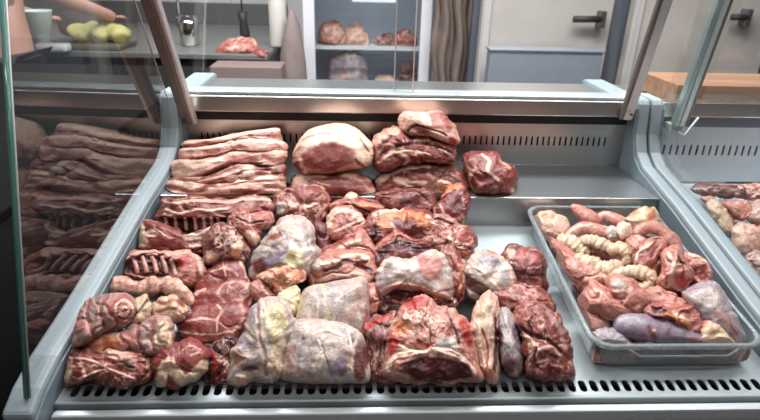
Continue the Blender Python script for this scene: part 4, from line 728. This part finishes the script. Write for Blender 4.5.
lump('H3x','white_knob','larger whitish knob beside the orange-edged bone','615 228 623 222 631 226 631 237 621 240',10,'h',cat='offal',lift=.05,dark=0,**TG)
lump('H4','bone_end','sawn bone end with orange marrow in the rear right of the tray','625 217 640 207 654 207 660 217 654 230 642 237 634 236 629 226',20,'c',marks=(('e','o',652,214,6,6,0,1),('e','o',636,213,4,3,0,0),('s','h',1.5,1,'630 220 640 228')),cat='offal',dark=.12,lift=.03,**TG)
worm('H5a','artery_arch','arched pink artery curving over the folded heart','634 236 642 229 654 227 664 233 674 243 681 256',[4,6,7,7,7,5],'p',cat='offal',lift=.035,h0=7,fat=.1,**TG)
lump('H5b','folded_heart','folded heart with dark red hollow in the middle right of the tray','632 264 635 250 649 240 663 238 667 247 658 262 648 272 638 272',18,'p',marks=(('e','r',649,254,12,6,-38,-4),('s','h',2,1,'636 262 640 250 652 243')),cat='offal',lift=.04,dark=.2,**TG)
lump('H5e','orange_scrap','orange fatty scrap under the folded heart','640 268 650 262 660 258 664 266 656 276 644 278',12,'o',fat=.2,cat='offal',lift=.03,**TG)
lump('H5d','red_fold','open red fold at the right edge of the tray','682 250 700 254 722 263 726 274 719 286 700 292 689 284 683 266',22,'p',marks=(('e','r',700,272,9,7,0,-3),('s','h',2.5,1.5,'690 254 706 260 720 268'),('s','v',3,1,'690 280 702 284 716 280')),fat=.1,cat='offal',lift=.03,**TG)
lump('H5c','red_fold','pink and red fleshy flap hanging left of the open red fold','659 270 664 250 678 244 687 258 695 276 688 289 670 292 656 286',24,'p',marks=(('s','h',4,1.5,'668 254 674 262 672 274'),('e','v',680,280,8,6,0,0),('s','d',1.5,-2,'679 256 684 268 682 276')),fat=.12,cat='offal',lift=.035,**TG)
lump('H9b','pink_membrane','pink sheet between the kidney-shaped lobes and the orange fold','636 296 652 286 672 292 692 300 706 312 702 322 676 322 650 314',18,'p',fat=.12,ang=20,st=3,cat='offal',lift=.03,**TG)
lump('H7','grey_lobe','large shiny grey lobe at the right side of the tray','682 295 697 284 711 281 722 288 732 306 743 327 749 341 742 348 728 344 706 326',28,'g',marks=(('e','w',706,297,14,9,0,1),('s','t',2,-1,'726 318 736 334'),('e','k',722,318,8,12,-40,0)),dark=.05,amp=.5,cat='offal',lift=.01,**TG)
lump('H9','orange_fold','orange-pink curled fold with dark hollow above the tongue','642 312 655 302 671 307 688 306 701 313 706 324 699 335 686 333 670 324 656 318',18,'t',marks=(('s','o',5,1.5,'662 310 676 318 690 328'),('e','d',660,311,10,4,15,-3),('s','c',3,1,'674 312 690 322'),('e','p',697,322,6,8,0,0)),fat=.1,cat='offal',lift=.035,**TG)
lump('H6b','kidney_lobe','glossy pink lobe lying right of its twin in the tray','604 282 615 274 632 279 645 290 653 303 645 312 634 316 616 304',22,'p',marks=(('e','w',618,284,7,5,0,1),('s','h',2,1,'615 292 624 291 630 288')),dark=.15,amp=.7,fat=.06,cat='offal',lift=.04,**TG)
lump('H6a','kidney_lobe','glossy pink lobe at the left side of the tray, largest of the pair','580 299 585 287 592 279 606 285 618 297 634 311 626 320 610 323 594 316 577 307',24,'p',marks=(('s','h',2,1,'590 292 598 290 606 296'),('e','p',586,300,8,9,0,1)),dark=.15,amp=.7,fat=.1,cat='offal',lift=.035,**TG)
lump('H11a','small_lobe','small greyish-pink lobe under the left glossy lobe','575 312 588 308 606 318 612 328 604 338 590 336 580 326',18,'k',cat='offal',lift=.02,amp=.5,marks=(('e','p',596,320,8,4,20,1),),dark=.1,**TG)
lump('H11b','small_lobe','pale grey lobe at the front left corner below the tongue tip','587 334 602 325 618 329 630 338 630 352 612 358 594 352',20,'g',cat='offal',lift=.01,amp=.4,dark=.05,**TG)
lump('H10','fat_piece','cream fat piece at the front right between tongue and grey lobe','700 322 711 314 723 322 730 333 738 345 726 354 708 352 698 338',18,'c',cat='offal',fat=.15,lift=.015,marks=(('e','p',704,322,4,6,0,0),),**TG)
worm('H8','tongue','long purple-grey tongue lying across the front of the tray','612 326 625 326 645 328 668 333 690 341 712 350',[11,13,14,14,12,8],'u',cat='offal',lift=.03,vb=343,h0=3,amp=.35,dark=.0,flat=.9,marks=(('e','g',628,320,16,6,5,0),('s','k',3,.5,'646 330 652 336'),('e','h',653,331,2,2,0,1),('s','m',4,-.5,'648 326 656 340'),('s','p',2,0,'690 338 712 346')),**TG)
# ---------------- neighbour case meat
NG = 'pale meat pieces in the second display case'
NN = [('692 184 720 183 748 186 748 196 720 198 694 194','m','dark pink rib strip at the back of the second case',.035),('722 186 770 184 800 190 796 200 744 200','t','pinkish rib strip behind, at the right edge of the photo',.03),
 ('706 204 716 199 724 206 732 220 734 232 724 232 712 220','c','cream upright piece nearest the grey rail in the second case',.02),('724 202 744 200 752 210 746 222 732 218','p','small pink piece right of the cream upright piece',.03),
 ('744 204 764 200 782 208 780 226 758 228 746 218','k','brownish pink piece at the frame edge below the rib strips',.02),('730 232 738 222 752 224 762 234 760 248 746 254 734 246','f','rounded pale piece in the middle of the second case',.01),
 ('756 226 772 224 786 234 784 250 766 252','p','pink piece cut by the right frame edge, middle height',.01),('744 258 754 250 768 252 780 262 778 278 760 280 750 270','k','greyish pale piece low in the second case',.0),
 ('700 198 712 196 716 204 708 208','t','tiny red scrap between rail and cream piece',.03),('718 214 730 214 736 224 728 232 718 226','t','reddish piece tucked beside the cream upright piece',.015),('764 276 780 266 800 270 798 292 776 292','f','pale piece lowest at the right edge of the photo',.0)]
for k,(o_,c_,lb,lf) in enumerate(NN):
    lump('N%d'%k,'meat_piece',lb,o_,16,c_,gnd='deck2',fat=.2,dark=.35,sc=6,lift=lf+.002,fatc='h')

# ---------------- far meat: kitchen counter and refrigerator
FA = dict(gnd='air', lean=0, fat=.3, dark=.4, sc=6, amp=.8)
lump('K1','meat_chunk','pinkish meat chunk on the kitchen counter below the hanging grip','217 50 221 44 230 38 242 37 252 40 258 47 258 53 240 55 222 54',12,'t',Y=3.34,**FA)
lump('K2','meat_chunk','flat dark red meat cut beside the white canister on the counter','247 56 250 51 257 49 265 50 268 55 266 58 252 58',8,'r',Y=3.30,**{**FA,'fat':.05})
ZP = [(o_[0], o_[1]) for o_ in ()]
for k,(ol,t_,c_,lb) in enumerate((
    ('318 44 318 30 324 22 334 18 342 22 345 32 345 45 330 46',10,'p','pale marbled meat joint on the upper refrigerator shelf, left'),
    ('346 45 346 30 350 23 358 22 365 30 368 40 368 46 356 46',9,'f','cream fatty meat joint on the upper refrigerator shelf, middle'),
    ('377 46 378 37 385 33 392 36 393 46',6,'m','small dark meat piece on the upper refrigerator shelf'),
    ('394 46 394 36 400 29 408 28 416 34 418 46',8,'t','pinkish meat piece on the upper refrigerator shelf behind the door overlap'),
    ('330 87 330 66 333 55 345 51 360 52 366 62 368 87 350 88',10,'g','grey wrapped bundle on the lower refrigerator shelf'),
    ('317 88 319 81 325 79 329 82 329 88',5,'t','small reddish scrap on the lower shelf left of the grey bundle'),
    ('374 88 375 79 382 75 393 76 398 82 398 88',6,'c','yellowish meat piece on the lower refrigerator shelf'),
    ('400 88 400 70 405 62 412 62 418 72 418 88',7,'d','dark meat piece on the lower shelf beside the door frame'))):
    lump('R%d'%k,'meat_joint',lb,ol,t_,c_,Y=4.17,**{**FA,'fat':0.0 if c_=='g' else .35})
